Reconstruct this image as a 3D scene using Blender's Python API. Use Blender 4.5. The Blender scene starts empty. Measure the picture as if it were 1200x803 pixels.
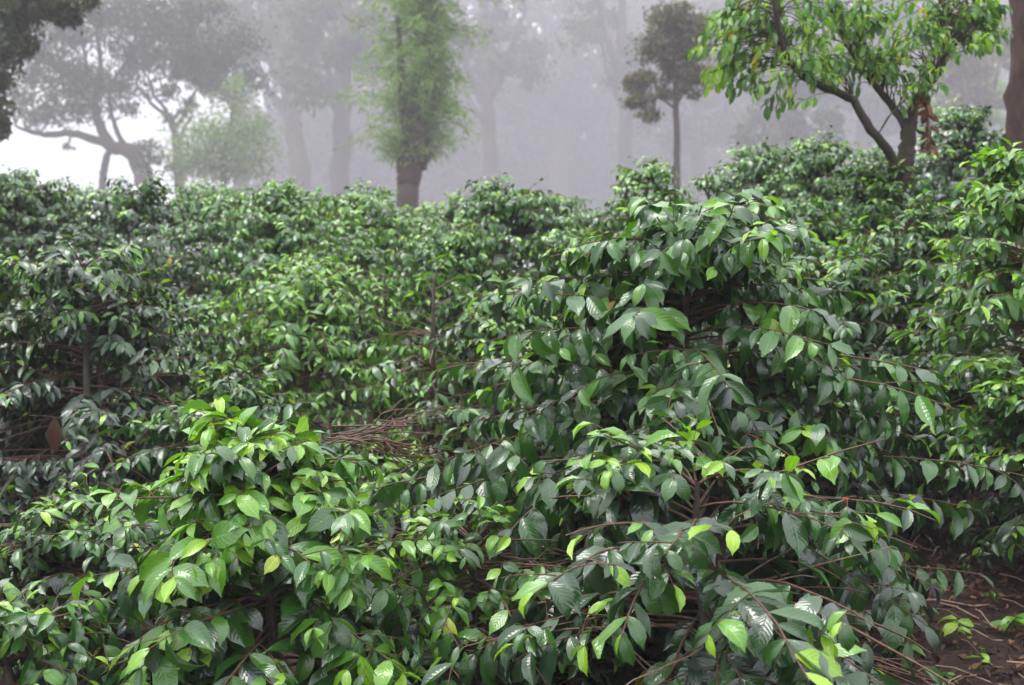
import bpy, math, random
import numpy as np
from mathutils import Matrix, Vector, Quaternion

# ------------------------------------------------------------------ camera, world, sun, exposure
S = bpy.context.scene
COL = S.collection
FPX = 1300.0                      # focal length in photograph pixels (1200 wide)
CAMZ = 1.6
PITCH = math.radians(2.0)
cam_d = bpy.data.cameras.new('camera'); cam = bpy.data.objects.new('camera', cam_d); COL.objects.link(cam)
cam_d.sensor_width = 36.0; cam_d.lens = FPX / 1200 * 36.0
cam_d.clip_start = 0.05; cam_d.clip_end = 2000
cam.location = (0, 0, CAMZ); cam.rotation_euler = (math.pi / 2 + PITCH, 0, 0)
cam_d.dof.use_dof = True; cam_d.dof.focus_distance = 4.3; cam_d.dof.aperture_fstop = 2.8
S.camera = cam

SUN_EL, SUN_AZ = math.radians(66), math.radians(-105)      # azimuth from +Y towards +X
w = bpy.data.worlds.new('World'); S.world = w; w.use_nodes = True
nt = w.node_tree; nt.nodes.clear()
sky = nt.nodes.new('ShaderNodeTexSky'); sky.sky_type = 'NISHITA'; sky.sun_disc = False
sky.sun_elevation = SUN_EL; sky.sun_rotation = SUN_AZ
sky.air_density = 1.0; sky.dust_density = 4.0; sky.ozone_density = 1.0
mixc = nt.nodes.new('ShaderNodeMix'); mixc.data_type = 'RGBA'; mixc.inputs[0].default_value = 0.93
tcw = nt.nodes.new('ShaderNodeTexCoord'); nzw = nt.nodes.new('ShaderNodeTexNoise')
nzw.inputs['Scale'].default_value = 2.2; nzw.inputs['Detail'].default_value = 4
rmw = nt.nodes.new('ShaderNodeMix'); rmw.data_type = 'RGBA'
rmw.inputs[6].default_value = (13.5, 13.8, 15.2, 1); rmw.inputs[7].default_value = (18.0, 18.2, 19.4, 1)
nt.links.new(tcw.outputs['Generated'], nzw.inputs['Vector'])
nt.links.new(nzw.outputs['Fac'], rmw.inputs[0])
bg = nt.nodes.new('ShaderNodeBackground'); bg.inputs['Strength'].default_value = 0.05
ow = nt.nodes.new('ShaderNodeOutputWorld')
# an overcast sky is brighter overhead than at the horizon
sepw = nt.nodes.new('ShaderNodeSeparateXYZ'); nt.links.new(tcw.outputs['Generated'], sepw.inputs[0])
mrw = nt.nodes.new('ShaderNodeMapRange'); mrw.inputs['From Min'].default_value = 0.0; mrw.inputs['From Max'].default_value = 1.0
mrw.inputs['To Min'].default_value = 0.62; mrw.inputs['To Max'].default_value = 1.75
nt.links.new(sepw.outputs[2], mrw.inputs[0])
scw = nt.nodes.new('ShaderNodeVectorMath'); scw.operation = 'SCALE'
nt.links.new(rmw.outputs[2], scw.inputs[0]); nt.links.new(mrw.outputs[0], scw.inputs['Scale'])
nt.links.new(sky.outputs[0], mixc.inputs[6]); nt.links.new(scw.outputs[0], mixc.inputs[7])
nt.links.new(mixc.outputs[2], bg.inputs[0]); nt.links.new(bg.outputs[0], ow.inputs[0])

sd = bpy.data.lights.new('sun', 'SUN'); so = bpy.data.objects.new('sun', sd); COL.objects.link(so)
sd.energy = 1.5; sd.angle = math.radians(26); sd.color = (1.0, 0.97, 0.92)
sdir = Vector((math.sin(SUN_AZ) * math.cos(SUN_EL), math.cos(SUN_AZ) * math.cos(SUN_EL), math.sin(SUN_EL)))
so.rotation_euler = sdir.to_track_quat('Z', 'Y').to_euler(); so.location = (0, 0, 60)
S.view_settings.view_transform = 'Standard'; S.view_settings.look = 'None'
S.view_settings.exposure = 1.38; S.view_settings.gamma = 1.0
S.cycles.max_bounces = 4; S.cycles.diffuse_bounces = 1; S.cycles.glossy_bounces = 1
S.cycles.transmission_bounces = 1; S.cycles.transparent_max_bounces = 4; S.cycles.volume_bounces = 0
S.cycles.use_adaptive_sampling = True; S.cycles.adaptive_threshold = 0.02
S.cycles.sample_clamp_indirect = 4.0
HAZE_DENSITY = 0.0020

# ------------------------------------------------------------------ helpers
CP, SP = math.cos(PITCH), math.sin(PITCH)
def at(px, py, Y):
    """point whose distance along the ground from the camera is Y and that is seen at photo pixel px, py"""
    u = (px - 600.0) / FPX; v = (401.5 - py) / FPX
    dy = CP - v * SP; dz = SP + v * CP
    return np.array((u / dy * Y, Y, CAMZ + dz / dy * Y))
def proj(P):
    x = P[..., 0]; y = P[..., 1]; z = P[..., 2] - CAMZ
    d = y * CP + z * SP; v = -y * SP + z * CP
    d = np.maximum(d, 0.05)
    return 600 + FPX * x / d, 401.5 - FPX * v / d, d
def sstep(a, b, x):
    t = np.clip((x - a) / (b - a), 0, 1); return t * t * (3 - 2 * t)
GY = np.array([-60, 0, 3.0, 4.5, 5.5, 7.5, 9.5, 12.0, 13.5, 16.0, 18.0, 25.0, 60, 400.])
GZ = np.array([-.6, 0, 0.0, 0.05, .25, .58, 1.0, 1.85, 2.35, 2.95, 3.15, 3.2, 3.0, 3.0])
def ground(x, y):
    x = np.asarray(x, float); y = np.asarray(y, float)
    z = np.interp(y, GY, GZ)
    z = z + 0.12 * np.maximum(0, np.minimum(x, 12) - 1) * np.clip((y - 4) / 6, 0, 1)
    z = z + 0.13 * np.clip(y - 24, 0, 260) * sstep(-2, 60, x)
    z = z - 0.05 * np.maximum(0, -x - 3) * np.clip((y - 10) / 20, 0, 1)
    return z
def norm(v):
    return v / np.maximum(np.linalg.norm(v, axis=-1, keepdims=True), 1e-9)

def mesh_np(name, V, F, mat, uv=None, attrs=None, smooth=True):
    """V (n,3), F (m,k) one polygon size; uv per vertex; attrs {name: per-vertex float}"""
    me = bpy.data.meshes.new(name)
    V = np.ascontiguousarray(V, np.float32); F = np.ascontiguousarray(F, np.int32)
    k = F.shape[1]
    me.vertices.add(len(V)); me.vertices.foreach_set('co', V.ravel())
    me.loops.add(F.size); me.loops.foreach_set('vertex_index', F.ravel())
    me.polygons.add(len(F)); me.polygons.foreach_set('loop_start', np.arange(0, F.size, k, dtype=np.int32))
    if uv is not None:
        l = me.uv_layers.new(name='UVMap')
        l.data.foreach_set('uv', np.ascontiguousarray(uv[F.ravel()], np.float32).ravel())
    for n, a in (attrs or {}).items():
        at_ = me.attributes.new(n, 'FLOAT', 'POINT'); at_.data.foreach_set('value', np.ascontiguousarray(a, np.float32))
    me.update(calc_edges=True)
    if smooth: me.polygons.foreach_set('use_smooth', np.ones(len(F), bool))
    me.materials.append(mat); me.update()
    return me
def link(name, me, parent=None, kind=None, origin=None):
    o = bpy.data.objects.new(name, me); COL.objects.link(o)
    if parent is not None: o.parent = parent
    if kind: o['kind'] = kind
    return o
def thing(name, label, cat, loc, group=None):
    o = bpy.data.objects.new(name, None); COL.objects.link(o)
    o.empty_display_size = 0.2
    o.location = loc; o['label'] = label; o['category'] = cat
    if group: o['group'] = group
    return o

def tubes(P, R, k=5, cap=True):
    """P (nb,np,3) polylines, R (nb,np) radii -> verts, quads"""
    nb, n, _ = P.shape
    T = np.empty_like(P); T[:, 1:-1] = P[:, 2:] - P[:, :-2]; T[:, 0] = P[:, 1] - P[:, 0]; T[:, -1] = P[:, -1] - P[:, -2]
    T = norm(T)
    ref = np.where(np.abs(T[:, :1, 2:3]).repeat(n, 1) > .8, np.array((1., 0, 0)), np.array((0, 0, 1.)))
    N1 = norm(np.cross(T, ref)); N2 = np.cross(T, N1)
    a = np.linspace(0, 2 * np.pi, k, endpoint=False)
    V = P[:, :, None] + R[:, :, None, None] * (np.cos(a)[None, None, :, None] * N1[:, :, None] + np.sin(a)[None, None, :, None] * N2[:, :, None])
    idx = np.arange(nb * n * k).reshape(nb, n, k)
    A = idx[:, :-1, :]; B = np.roll(A, -1, 2); Cc = np.roll(idx[:, 1:, :], -1, 2); D = idx[:, 1:, :]
    F = np.stack([A, B, Cc, D], -1).reshape(-1, 4)
    return V.reshape(-1, 3), F
def resample(pts, n):
    pts = np.asarray(pts, float)
    m = len(pts)
    if m < 3:
        t = np.linspace(0, 1, n)[:, None]; return pts[0] * (1 - t) + pts[-1] * t
    E = np.vstack([2 * pts[0] - pts[1], pts, 2 * pts[-1] - pts[-2]])
    out = []
    for t in np.linspace(0, m - 1 - 1e-6, n):
        i = int(t); f = t - i
        p0, p1, p2, p3 = E[i], E[i + 1], E[i + 2], E[i + 3]
        out.append(.5 * ((2 * p1) + (p2 - p0) * f + (2 * p0 - 5 * p1 + 4 * p2 - p3) * f * f + (3 * p1 - p0 - 3 * p2 + p3) * f ** 3))
    return np.array(out)

# ------------------------------------------------------------------ materials
def newmat(name):
    m = bpy.data.materials.new(name); m.use_nodes = True; m.node_tree.nodes.clear(); return m, m.node_tree
def N(t, typ, **kw):
    n = t.nodes.new(typ)
    for k, v in kw.items(): setattr(n, k, v)
    return n
def mathn(t, op, a, b=None, clamp=False):
    n = t.nodes.new('ShaderNodeMath'); n.operation = op; n.use_clamp = clamp
    for i, v in enumerate((a, b)):
        if v is None: continue
        if isinstance(v, (int, float)): n.inputs[i].default_value = v
        else: t.links.new(v, n.inputs[i])
    return n.outputs[0]
def ramp(t, fac, stops, interp='LINEAR'):
    n = t.nodes.new('ShaderNodeValToRGB'); n.color_ramp.interpolation = interp
    e = n.color_ramp.elements
    while len(e) < len(stops): e.new(0.5)
    for el, (p, c) in zip(e, stops):
        el.position = p; el.color = (*c, 1) if len(c) == 3 else c
    t.links.new(fac, n.inputs[0]); return n.outputs[0]
def mixrgb(t, fac, a, b, mode='MIX'):
    n = t.nodes.new('ShaderNodeMix'); n.data_type = 'RGBA'; n.blend_type = mode
    for i, v in ((0, fac), (6, a), (7, b)):
        if isinstance(v, (int, float)): n.inputs[i].default_value = v
        elif isinstance(v, tuple): n.inputs[i].default_value = (*v, 1) if len(v) == 3 else v
        else: t.links.new(v, n.inputs[i])
    return n.outputs[2]

def leaf_material(name, stops, under, rough=0.33, transl=0.25, veins=True, spec=0.55, nveins=9, coat=0.0):
    m, t = newmat(name)
    at_t = N(t, 'ShaderNodeAttribute', attribute_name='tone'); at_r = N(t, 'ShaderNodeAttribute', attribute_name='rnd')
    oi = N(t, 'ShaderNodeObjectInfo')
    rnd = mathn(t, 'FRACT', mathn(t, 'ADD', at_r.outputs['Fac'], oi.outputs['Random']))
    uv = N(t, 'ShaderNodeUVMap'); sep = N(t, 'ShaderNodeSeparateXYZ'); t.links.new(uv.outputs[0], sep.inputs[0])
    tone = mathn(t, 'ADD', at_t.outputs['Fac'], mathn(t, 'MULTIPLY', mathn(t, 'SUBTRACT', rnd, 0.5), 0.13))
    col = ramp(t, tone, stops)
    # mottling that differs from leaf to leaf
    mp = N(t, 'ShaderNodeCombineXYZ'); t.links.new(sep.outputs[0], mp.inputs[0]); t.links.new(sep.outputs[1], mp.inputs[1])
    t.links.new(mathn(t, 'MULTIPLY', rnd, 53.0), mp.inputs[2])
    nz = N(t, 'ShaderNodeTexNoise'); nz.inputs['Scale'].default_value = 3.0; nz.inputs['Detail'].default_value = 5
    t.links.new(mp.outputs[0], nz.inputs['Vector'])
    col = mixrgb(t, mathn(t, 'MULTIPLY', mathn(t, 'SUBTRACT', nz.outputs['Fac'], .35), 1.3, True), col, mixrgb(t, 1.0, col, (1.35, 1.25, 1.1), 'MULTIPLY'))
    au = mathn(t, 'ABSOLUTE', mathn(t, 'SUBTRACT', sep.outputs[0], 0.5))         # 0 at the midrib, .5 at the margin
    if veins:
        ph = mathn(t, 'SUBTRACT', mathn(t, 'MULTIPLY', sep.outputs[1], float(nveins)), mathn(t, 'MULTIPLY', mathn(t, 'POWER', au, 1.3), 5.2))
        saw = mathn(t, 'ABSOLUTE', mathn(t, 'SUBTRACT', mathn(t, 'FRACT', ph), 0.5))   # 0.5 at vein, 0 between
        vein = mathn(t, 'POWER', mathn(t, 'MULTIPLY', saw, 2.0), 5.0)
        mid = mathn(t, 'POWER', mathn(t, 'SUBTRACT', 1.0, mathn(t, 'MULTIPLY', au, 2.0)), 18.0)
        vv = mathn(t, 'MAXIMUM', mathn(t, 'MULTIPLY', vein, 0.35), mid)
        col = mixrgb(t, mathn(t, 'MULTIPLY', vv, 0.45), col, mixrgb(t, 1.0, col, (2.6, 2.2, 1.9), 'MULTIPLY'))
        # brown blemishes and eaten edges' rims on some leaves
        n2 = N(t, 'ShaderNodeTexNoise'); n2.inputs['Scale'].default_value = 5.5; n2.inputs['Detail'].default_value = 2
        t.links.new(mp.outputs[0], n2.inputs['Vector'])
        spot = mathn(t, 'MULTIPLY', mathn(t, 'GREATER_THAN', n2.outputs['Fac'], 0.71), 0.85)
        col = mixrgb(t, spot, col, (0.10, 0.055, 0.022))
        hgt = mathn(t, 'ADD', mathn(t, 'MULTIPLY', mathn(t, 'POWER', saw, 1.5), -1.0), mathn(t, 'MULTIPLY', mid, -0.5))
        bmp = N(t, 'ShaderNodeBump'); bmp.inputs['Strength'].default_value = 0.24; bmp.inputs['Distance'].default_value = 0.006
        t.links.new(mathn(t, 'ADD', hgt, mathn(t, 'MULTIPLY', nz.outputs['Fac'], .5)), bmp.inputs['Height'])
    geo = N(t, 'ShaderNodeNewGeometry')
    back = geo.outputs['Backfacing']
    ucol = mixrgb(t, tone, under, mixrgb(t, 1.0, col, (1.2, 1.1, 1.0), 'MULTIPLY'))
    colf = mixrgb(t, back, col, ucol)
    p = N(t, 'ShaderNodeBsdfPrincipled'); t.links.new(colf, p.inputs['Base Color'])
    r0 = mathn(t, 'ADD', mathn(t, 'MULTIPLY', nz.outputs['Fac'], 0.22), rough - 0.11)
    t.links.new(mathn(t, 'ADD', r0, mathn(t, 'MULTIPLY', back, 0.25)), p.inputs['Roughness'])
    p.inputs['Specular IOR Level'].default_value = spec
    tr = N(t, 'ShaderNodeBsdfTranslucent')
    t.links.new(mixrgb(t, 1.0, col, (1.6, 1.9, 0.5), 'MULTIPLY'), tr.inputs['Color'])
    if veins:
        t.links.new(bmp.outputs[0], p.inputs['Normal'])
    mx = N(t, 'ShaderNodeMixShader')
    t.links.new(mathn(t, 'ADD', mathn(t, 'MULTIPLY', tone, transl * 1.3, True), transl * .15), mx.inputs[0])
    p.inputs['Coat Weight'].default_value = coat; p.inputs['Coat Roughness'].default_value = 0.11
    if veins: t.links.new(bmp.outputs[0], p.inputs['Coat Normal'])
    t.links.new(p.outputs[0], mx.inputs[1]); t.links.new(tr.outputs[0], mx.inputs[2])
    o = N(t, 'ShaderNodeOutputMaterial'); t.links.new(mx.outputs[0], o.inputs[0])
    return m
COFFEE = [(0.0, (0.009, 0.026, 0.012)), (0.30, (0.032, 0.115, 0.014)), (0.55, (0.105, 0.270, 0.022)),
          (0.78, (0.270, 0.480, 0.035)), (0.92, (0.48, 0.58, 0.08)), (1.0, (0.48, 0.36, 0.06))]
M_LEAF = leaf_material('coffee_leaf', COFFEE, (0.030, 0.046, 0.030), rough=0.33, transl=0.25, coat=.85, spec=.38)
M_LEAF_FAR = leaf_material('coffee_leaf_distant', COFFEE, (0.030, 0.046, 0.030), rough=0.34, transl=0.22, veins=False, coat=.7, spec=.5)
M_TLEAF = leaf_material('broad_tree_leaf', [(0, (0.03, .08, .02)), (.4, (.08, .21, .03)), (.75, (.27, .42, .05)), (.93, (.50, .42, .08)), (1, (.5, .2, .06))],
                        (.06, .09, .05), rough=.42, transl=.45, nveins=7, coat=.2)
M_FEATHER = leaf_material('feathery_tree_leaf', [(0, (0.070, 0.140, 0.049)), (.5, (0.168, 0.294, 0.084)), (1, (0.364, 0.504, 0.154))], (.10, .18, .09), rough=.6, transl=.35, veins=False)
M_OLIVE = leaf_material('olive_tree_leaf', [(0, (.04, .048, .032)), (.5, (.10, .105, .055)), (1, (.24, .17, .09))], (.07, .07, .05), rough=.6, transl=.25, veins=False)
M_DARKTREE = leaf_material('dark_tree_leaf', [(0, (.02, .032, .018)), (.5, (.045, .065, .03)), (1, (.11, .12, .05))], (.05, .07, .04), rough=.6, transl=.25, veins=False)
M_GREENTREE = leaf_material('pale_tree_leaf', [(0, (0.084, 0.168, 0.042)), (.5, (0.182, 0.308, 0.070)), (1, (0.364, 0.448, 0.112))], (.10, .15, .07), rough=.6, transl=.35, veins=False)

def bark_material(name, c1, c2, scale=18.0, moss=0.0, rough=.85, bump=.6):
    m, t = newmat(name)
    tc = N(t, 'ShaderNodeTexCoord'); mp = N(t, 'ShaderNodeMapping'); mp.inputs['Scale'].default_value = (1, 1, .35)
    t.links.new(tc.outputs['Object'], mp.inputs[0])
    nz = N(t, 'ShaderNodeTexNoise'); nz.inputs['Scale'].default_value = scale; nz.inputs['Detail'].default_value = 7; nz.inputs['Roughness'].default_value = .65
    t.links.new(mp.outputs[0], nz.inputs['Vector'])
    col = ramp(t, nz.outputs['Fac'], [(.3, c1), (.7, c2)])
    if moss:
        n2 = N(t, 'ShaderNodeTexNoise'); n2.inputs['Scale'].default_value = 5.0; n2.inputs['Detail'].default_value = 5
        t.links.new(tc.outputs['Object'], n2.inputs['Vector'])
        k = ramp(t, n2.outputs['Fac'], [(.45, (0, 0, 0)), (.6, (moss, moss, moss))])
        col = mixrgb(t, k, col, (0.035, 0.05, 0.014))
    p = N(t, 'ShaderNodeBsdfPrincipled'); t.links.new(col, p.inputs['Base Color']); p.inputs['Roughness'].default_value = rough
    b = N(t, 'ShaderNodeBump'); b.inputs['Strength'].default_value = bump; b.inputs['Distance'].default_value = .02
    t.links.new(nz.outputs['Fac'], b.inputs['Height']); t.links.new(b.outputs[0], p.inputs['Normal'])
    o = N(t, 'ShaderNodeOutputMaterial'); t.links.new(p.outputs[0], o.inputs[0])
    return m
M_STEM = bark_material('coffee_stem_bark', (.045, .032, .024), (.14, .11, .085), 40, moss=.4)
M_TWIG = bark_material('coffee_twig_bark', (.055, .024, .016), (.17, .085, .052), 60, bump=.3, rough=.6)
M_GREENTWIG = bark_material('green_shoot', (.07, .10, .03), (.14, .17, .05), 50, bump=.2, rough=.5)
M_DRYTWIG = bark_material('dry_twig', (.16, .10, .065), (.38, .26, .18), 60, bump=.3, rough=.7)
M_BARK = bark_material('mossy_tree_bark', (.014, .010, .008), (.055, .04, .03), 26, moss=.35)
M_BARKRED = bark_material('reddish_tree_bark', (.022, .011, .009), (.075, .038, .03), 16, moss=.15)
M_BARKGREY = bark_material('grey_tree_bark', (.035, .027, .024), (.11, .085, .075), 8, moss=.2)

def soil_material():
    m, t = newmat('damp_soil')
    tc = N(t, 'ShaderNodeTexCoord')
    nz = N(t, 'ShaderNodeTexNoise'); nz.inputs['Scale'].default_value = 1.3; nz.inputs['Detail'].default_value = 9; nz.inputs['Roughness'].default_value = .7
    n2 = N(t, 'ShaderNodeTexNoise'); n2.inputs['Scale'].default_value = 22; n2.inputs['Detail'].default_value = 6; n2.inputs['Roughness'].default_value = .7
    n3 = N(t, 'ShaderNodeTexVoronoi'); n3.inputs['Scale'].default_value = 26
    for n in (nz, n2, n3): t.links.new(tc.outputs['Object'], n.inputs['Vector'])
    c = ramp(t, nz.outputs['Fac'], [(.3, (.022, .010, .007)), (.55, (.04, .018, .012)), (.75, (.07, .035, .023))])
    c = mixrgb(t, ramp(t, n2.outputs['Fac'], [(.4, (0, 0, 0)), (.7, (.6, .6, .6))]), c, (.065, .034, .022))
    p = N(t, 'ShaderNodeBsdfPrincipled'); t.links.new(c, p.inputs['Base Color']); p.inputs['Roughness'].default_value = .8
    b = N(t, 'ShaderNodeBump'); b.inputs['Strength'].default_value = .9; b.inputs['Distance'].default_value = .03
    t.links.new(mathn(t, 'ADD', n2.outputs['Fac'], mathn(t, 'MULTIPLY', n3.outputs['Distance'], .6)), b.inputs['Height']); t.links.new(b.outputs[0], p.inputs['Normal'])
    o = N(t, 'ShaderNodeOutputMaterial'); t.links.new(p.outputs[0], o.inputs[0])
    return m
M_SOIL = soil_material()
M_DEAD = leaf_material('dead_leaf', [(0, (.025, .012, .009)), (.5, (.07, .034, .02)), (1, (.20, .11, .06))], (.16, .09, .055), rough=.6, transl=.08, spec=.3)
def plain(name, c, rough):
    m, t = newmat(name); p = N(t, 'ShaderNodeBsdfPrincipled')
    tc = N(t, 'ShaderNodeTexCoord'); nz = N(t, 'ShaderNodeTexNoise'); nz.inputs['Scale'].default_value = 90
    t.links.new(tc.outputs['Object'], nz.inputs['Vector'])
    t.links.new(ramp(t, nz.outputs['Fac'], [(.35, tuple(v * .7 for v in c)), (.7, c)]), p.inputs['Base Color'])
    p.inputs['Roughness'].default_value = rough
    o = N(t, 'ShaderNodeOutputMaterial'); t.links.new(p.outputs[0], o.inputs[0]); return m
M_CHERRY = plain('coffee_cherry_red', (.45, .035, .02), .3)
M_GREENCHERRY = plain('coffee_cherry_green', (.12, .22, .04), .35)

# ------------------------------------------------------------------ ground
def build_ground():
    xs = np.concatenate([np.linspace(-310, -14, 34), np.linspace(-13, 13, 180), np.linspace(14, 310, 34)])
    ys = np.concatenate([np.linspace(-40, 2, 12), np.linspace(2.4, 20, 150), np.linspace(21, 520, 80)])
    X, Y = np.meshgrid(xs, ys); Z = ground(X, Y)
    rg = np.random.default_rng(5)
    for f, a in ((1.1, .05), (2.7, .03), (6.3, .014)):
        p = rg.random(6) * 6.28
        Z = Z + a * (np.sin(X * f + p[0] + 1.3 * np.sin(Y * f * .7 + p[1])) * np.cos(Y * f * .9 + p[2] + np.sin(X * f * .6 + p[3])))
    Z += rg.normal(0, .008, Z.shape)
    nx = len(xs); idx = np.arange(X.size).reshape(X.shape)
    F = np.stack([idx[:-1, :-1], idx[:-1, 1:], idx[1:, 1:], idx[1:, :-1]], -1).reshape(-1, 4)
    me = mesh_np('ground', np.stack([X, Y, Z], -1).reshape(-1, 3), F, M_SOIL)
    o = link('ground', me, kind='structure')
build_ground()

# ------------------------------------------------------------------ leaf shapes
def leaf_shape(nl, nw, width, bend, fold, wave, phase, twist=0.0, belly=0.95, tail=.16):
    """unit leaf: petiole at the origin, tip near +Y, upper face +Z"""
    t = np.linspace(0, 1, nl + 1)
    if nl >= 5: t = np.array([0, .10, .28, .50, .72, .89, 1.0]) if nl == 6 else t
    if nl == 4: t = np.array([0, .16, .45, .78, 1.0])
    if nl == 3: t = np.array([0, .25, .68, 1.0])
    hw = width * np.sin(np.pi * np.clip(t, 0, 1) ** belly) ** .85
    hw = np.where(t > .85, hw * .55, hw); hw[0] = .012; hw[-1] = .006 if nl > 2 else .05
    u = np.linspace(-1, 1, nw + 1)
    T, U = np.meshgrid(t, u, indexing='ij')
    W = hw[:, None] * U
    ang = bend * T
    yy = np.where(abs(bend) > 1e-3, np.sin(ang) / bend, T); zz = -(1 - np.cos(ang)) / (bend if abs(bend) > 1e-3 else 1)
    z = fold * np.abs(W) + wave * np.sin(T * 15 + phase + U) * np.abs(U) * hw[:, None] * 1.2
    x = W * math.cos(0.0)
    tw = twist * T
    X = x * np.cos(tw) - z * np.sin(tw); Z2 = x * np.sin(tw) + z * np.cos(tw)
    V = np.stack([X, yy + Z2 * np.sin(ang), zz + Z2 * np.cos(ang)], -1).reshape(-1, 3)
    idx = np.arange(V.shape[0]).reshape(T.shape)
    F = np.stack([idx[:-1, :-1], idx[:-1, 1:], idx[1:, 1:], idx[1:, :-1]], -1).reshape(-1, 4)
    uv = np.stack([U * .5 + .5, T], -1).reshape(-1, 2)
    return V.astype(np.float32), F, uv
rs = random.Random(11)
def shape_set(nl, nw, n, w=(.175, .25), bend=(.15, 1.5), fold=(.05, .62), wave=.15, **k):
    return [leaf_shape(nl, nw, rs.uniform(*w), rs.uniform(*bend), rs.uniform(*fold), rs.uniform(.02, wave), rs.uniform(0, 6), rs.uniform(-.35, .35), **k) for _ in range(n)]
SH_NEAR = shape_set(6, 4, 10)
SH_MID = shape_set(4, 2, 6)
SH_FAR = shape_set(3, 2, 5)
SH_LOW = shape_set(2, 2, 4, w=(.21, .24))
SH_FLAT = shape_set(2, 1, 4, w=(.21, .24))
SH_BROAD = shape_set(6, 2, 5, w=(.15, .19), bend=(.4, 1.3))
SH_DEAD = shape_set(5, 2, 5, w=(.17, .22), bend=(-1.6, 1.6), fold=(.1, .9), wave=.25)
DIAMOND = (np.array([(0, 0, 0), (.24, .5, .05), (0, 1, -.1), (-.24, .5, .05)], np.float32), np.array([[0, 1, 2, 3]]),
           np.array([(.5, 0), (1, .5), (.5, 1), (0, .5)]))
NARROW = (np.array([(0, 0, 0), (.07, .45, .0), (0, 1, -.15), (-.07, .45, .0)], np.float32), np.array([[0, 1, 2, 3]]), DIAMOND[2])
TONES = [0.05, 0.15, .25, .35, .45, .55, .65, .75, .85, .95]
_cache = {}
def leaf_mesh(setname, shapes, si, tb, mat):
    k = (setname, si, tb, mat.name)
    if k not in _cache:
        V, F, uv = shapes[si]
        _cache[k] = mesh_np('leaf', V, F, mat, uv, {'tone': np.full(len(V), TONES[tb]), 'rnd': np.full(len(V), (si * .37 + tb * .21) % 1)})
    return _cache[k]
class Leaves:
    """positions, frames (columns: across, along, up), sizes and tones of the leaves of one plant"""
    def __init__(s, pos, along, up, size, tone, rg):
        s.p = pos; s.y = norm(along)
        s.x = norm(np.cross(s.y, up)); s.z = np.cross(s.x, s.y)
        s.s = size; s.t = np.clip(tone, 0.0, .99); s.r = rg.random(len(pos))
    def __len__(s): return len(s.p)
    def keep(s, m):
        for a in 'pxyzstr': setattr(s, a, getattr(s, a)[m])
def joined_leaves(L, sel, shapes, mat, name, org, rg):
    which = rg.integers(0, len(shapes), len(sel))
    VV, FF, UU, TT, RR = [], [], [], [], []; off = 0
    for i, (V, F, uv) in enumerate(shapes):
        q = sel[which == i]
        if not len(q): continue
        loc = V[None] * L.s[q][:, None, None]
        P = L.p[q][:, None] - org + loc[..., :1] * L.x[q][:, None] + loc[..., 1:2] * L.y[q][:, None] + loc[..., 2:] * L.z[q][:, None]
        n, k = len(q), len(V)
        VV.append(P.reshape(-1, 3)); FF.append((F[None] + (np.arange(n) * k)[:, None, None]).reshape(-1, F.shape[1]) + off)
        UU.append(np.tile(uv, (n, 1))); TT.append(np.repeat(L.t[q], k)); RR.append(np.repeat(L.r[q], k)); off += n * k
    return mesh_np(name, np.vstack(VV), np.vstack(FF), mat, np.vstack(UU), {'tone': np.concatenate(TT), 'rnd': np.concatenate(RR)})
def single_leaves(L, sel, setname, shapes, mat, root, org, rg, name='leaf'):
    X, Y, Z = L.x[sel], L.y[sel], L.z[sel]
    for i, q in enumerate(sel):
        si = int(rg.integers(0, len(shapes)))
        tb = min(len(TONES) - 1, int(L.t[q] * len(TONES)))
        o = bpy.data.objects.new(name, leaf_mesh(setname, shapes, si, tb, mat)); COL.objects.link(o)
        o.parent = root
        x, y, z = X[i], Y[i], Z[i]
        o.rotation_mode = 'QUATERNION'
        o.rotation_quaternion = Matrix(((x[0], y[0], z[0]), (x[1], y[1], z[1]), (x[2], y[2], z[2]))).to_quaternion()
        s = float(L.s[q]); o.scale = (s, s, s); o.location = (L.p[q] - org).tolist()

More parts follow.
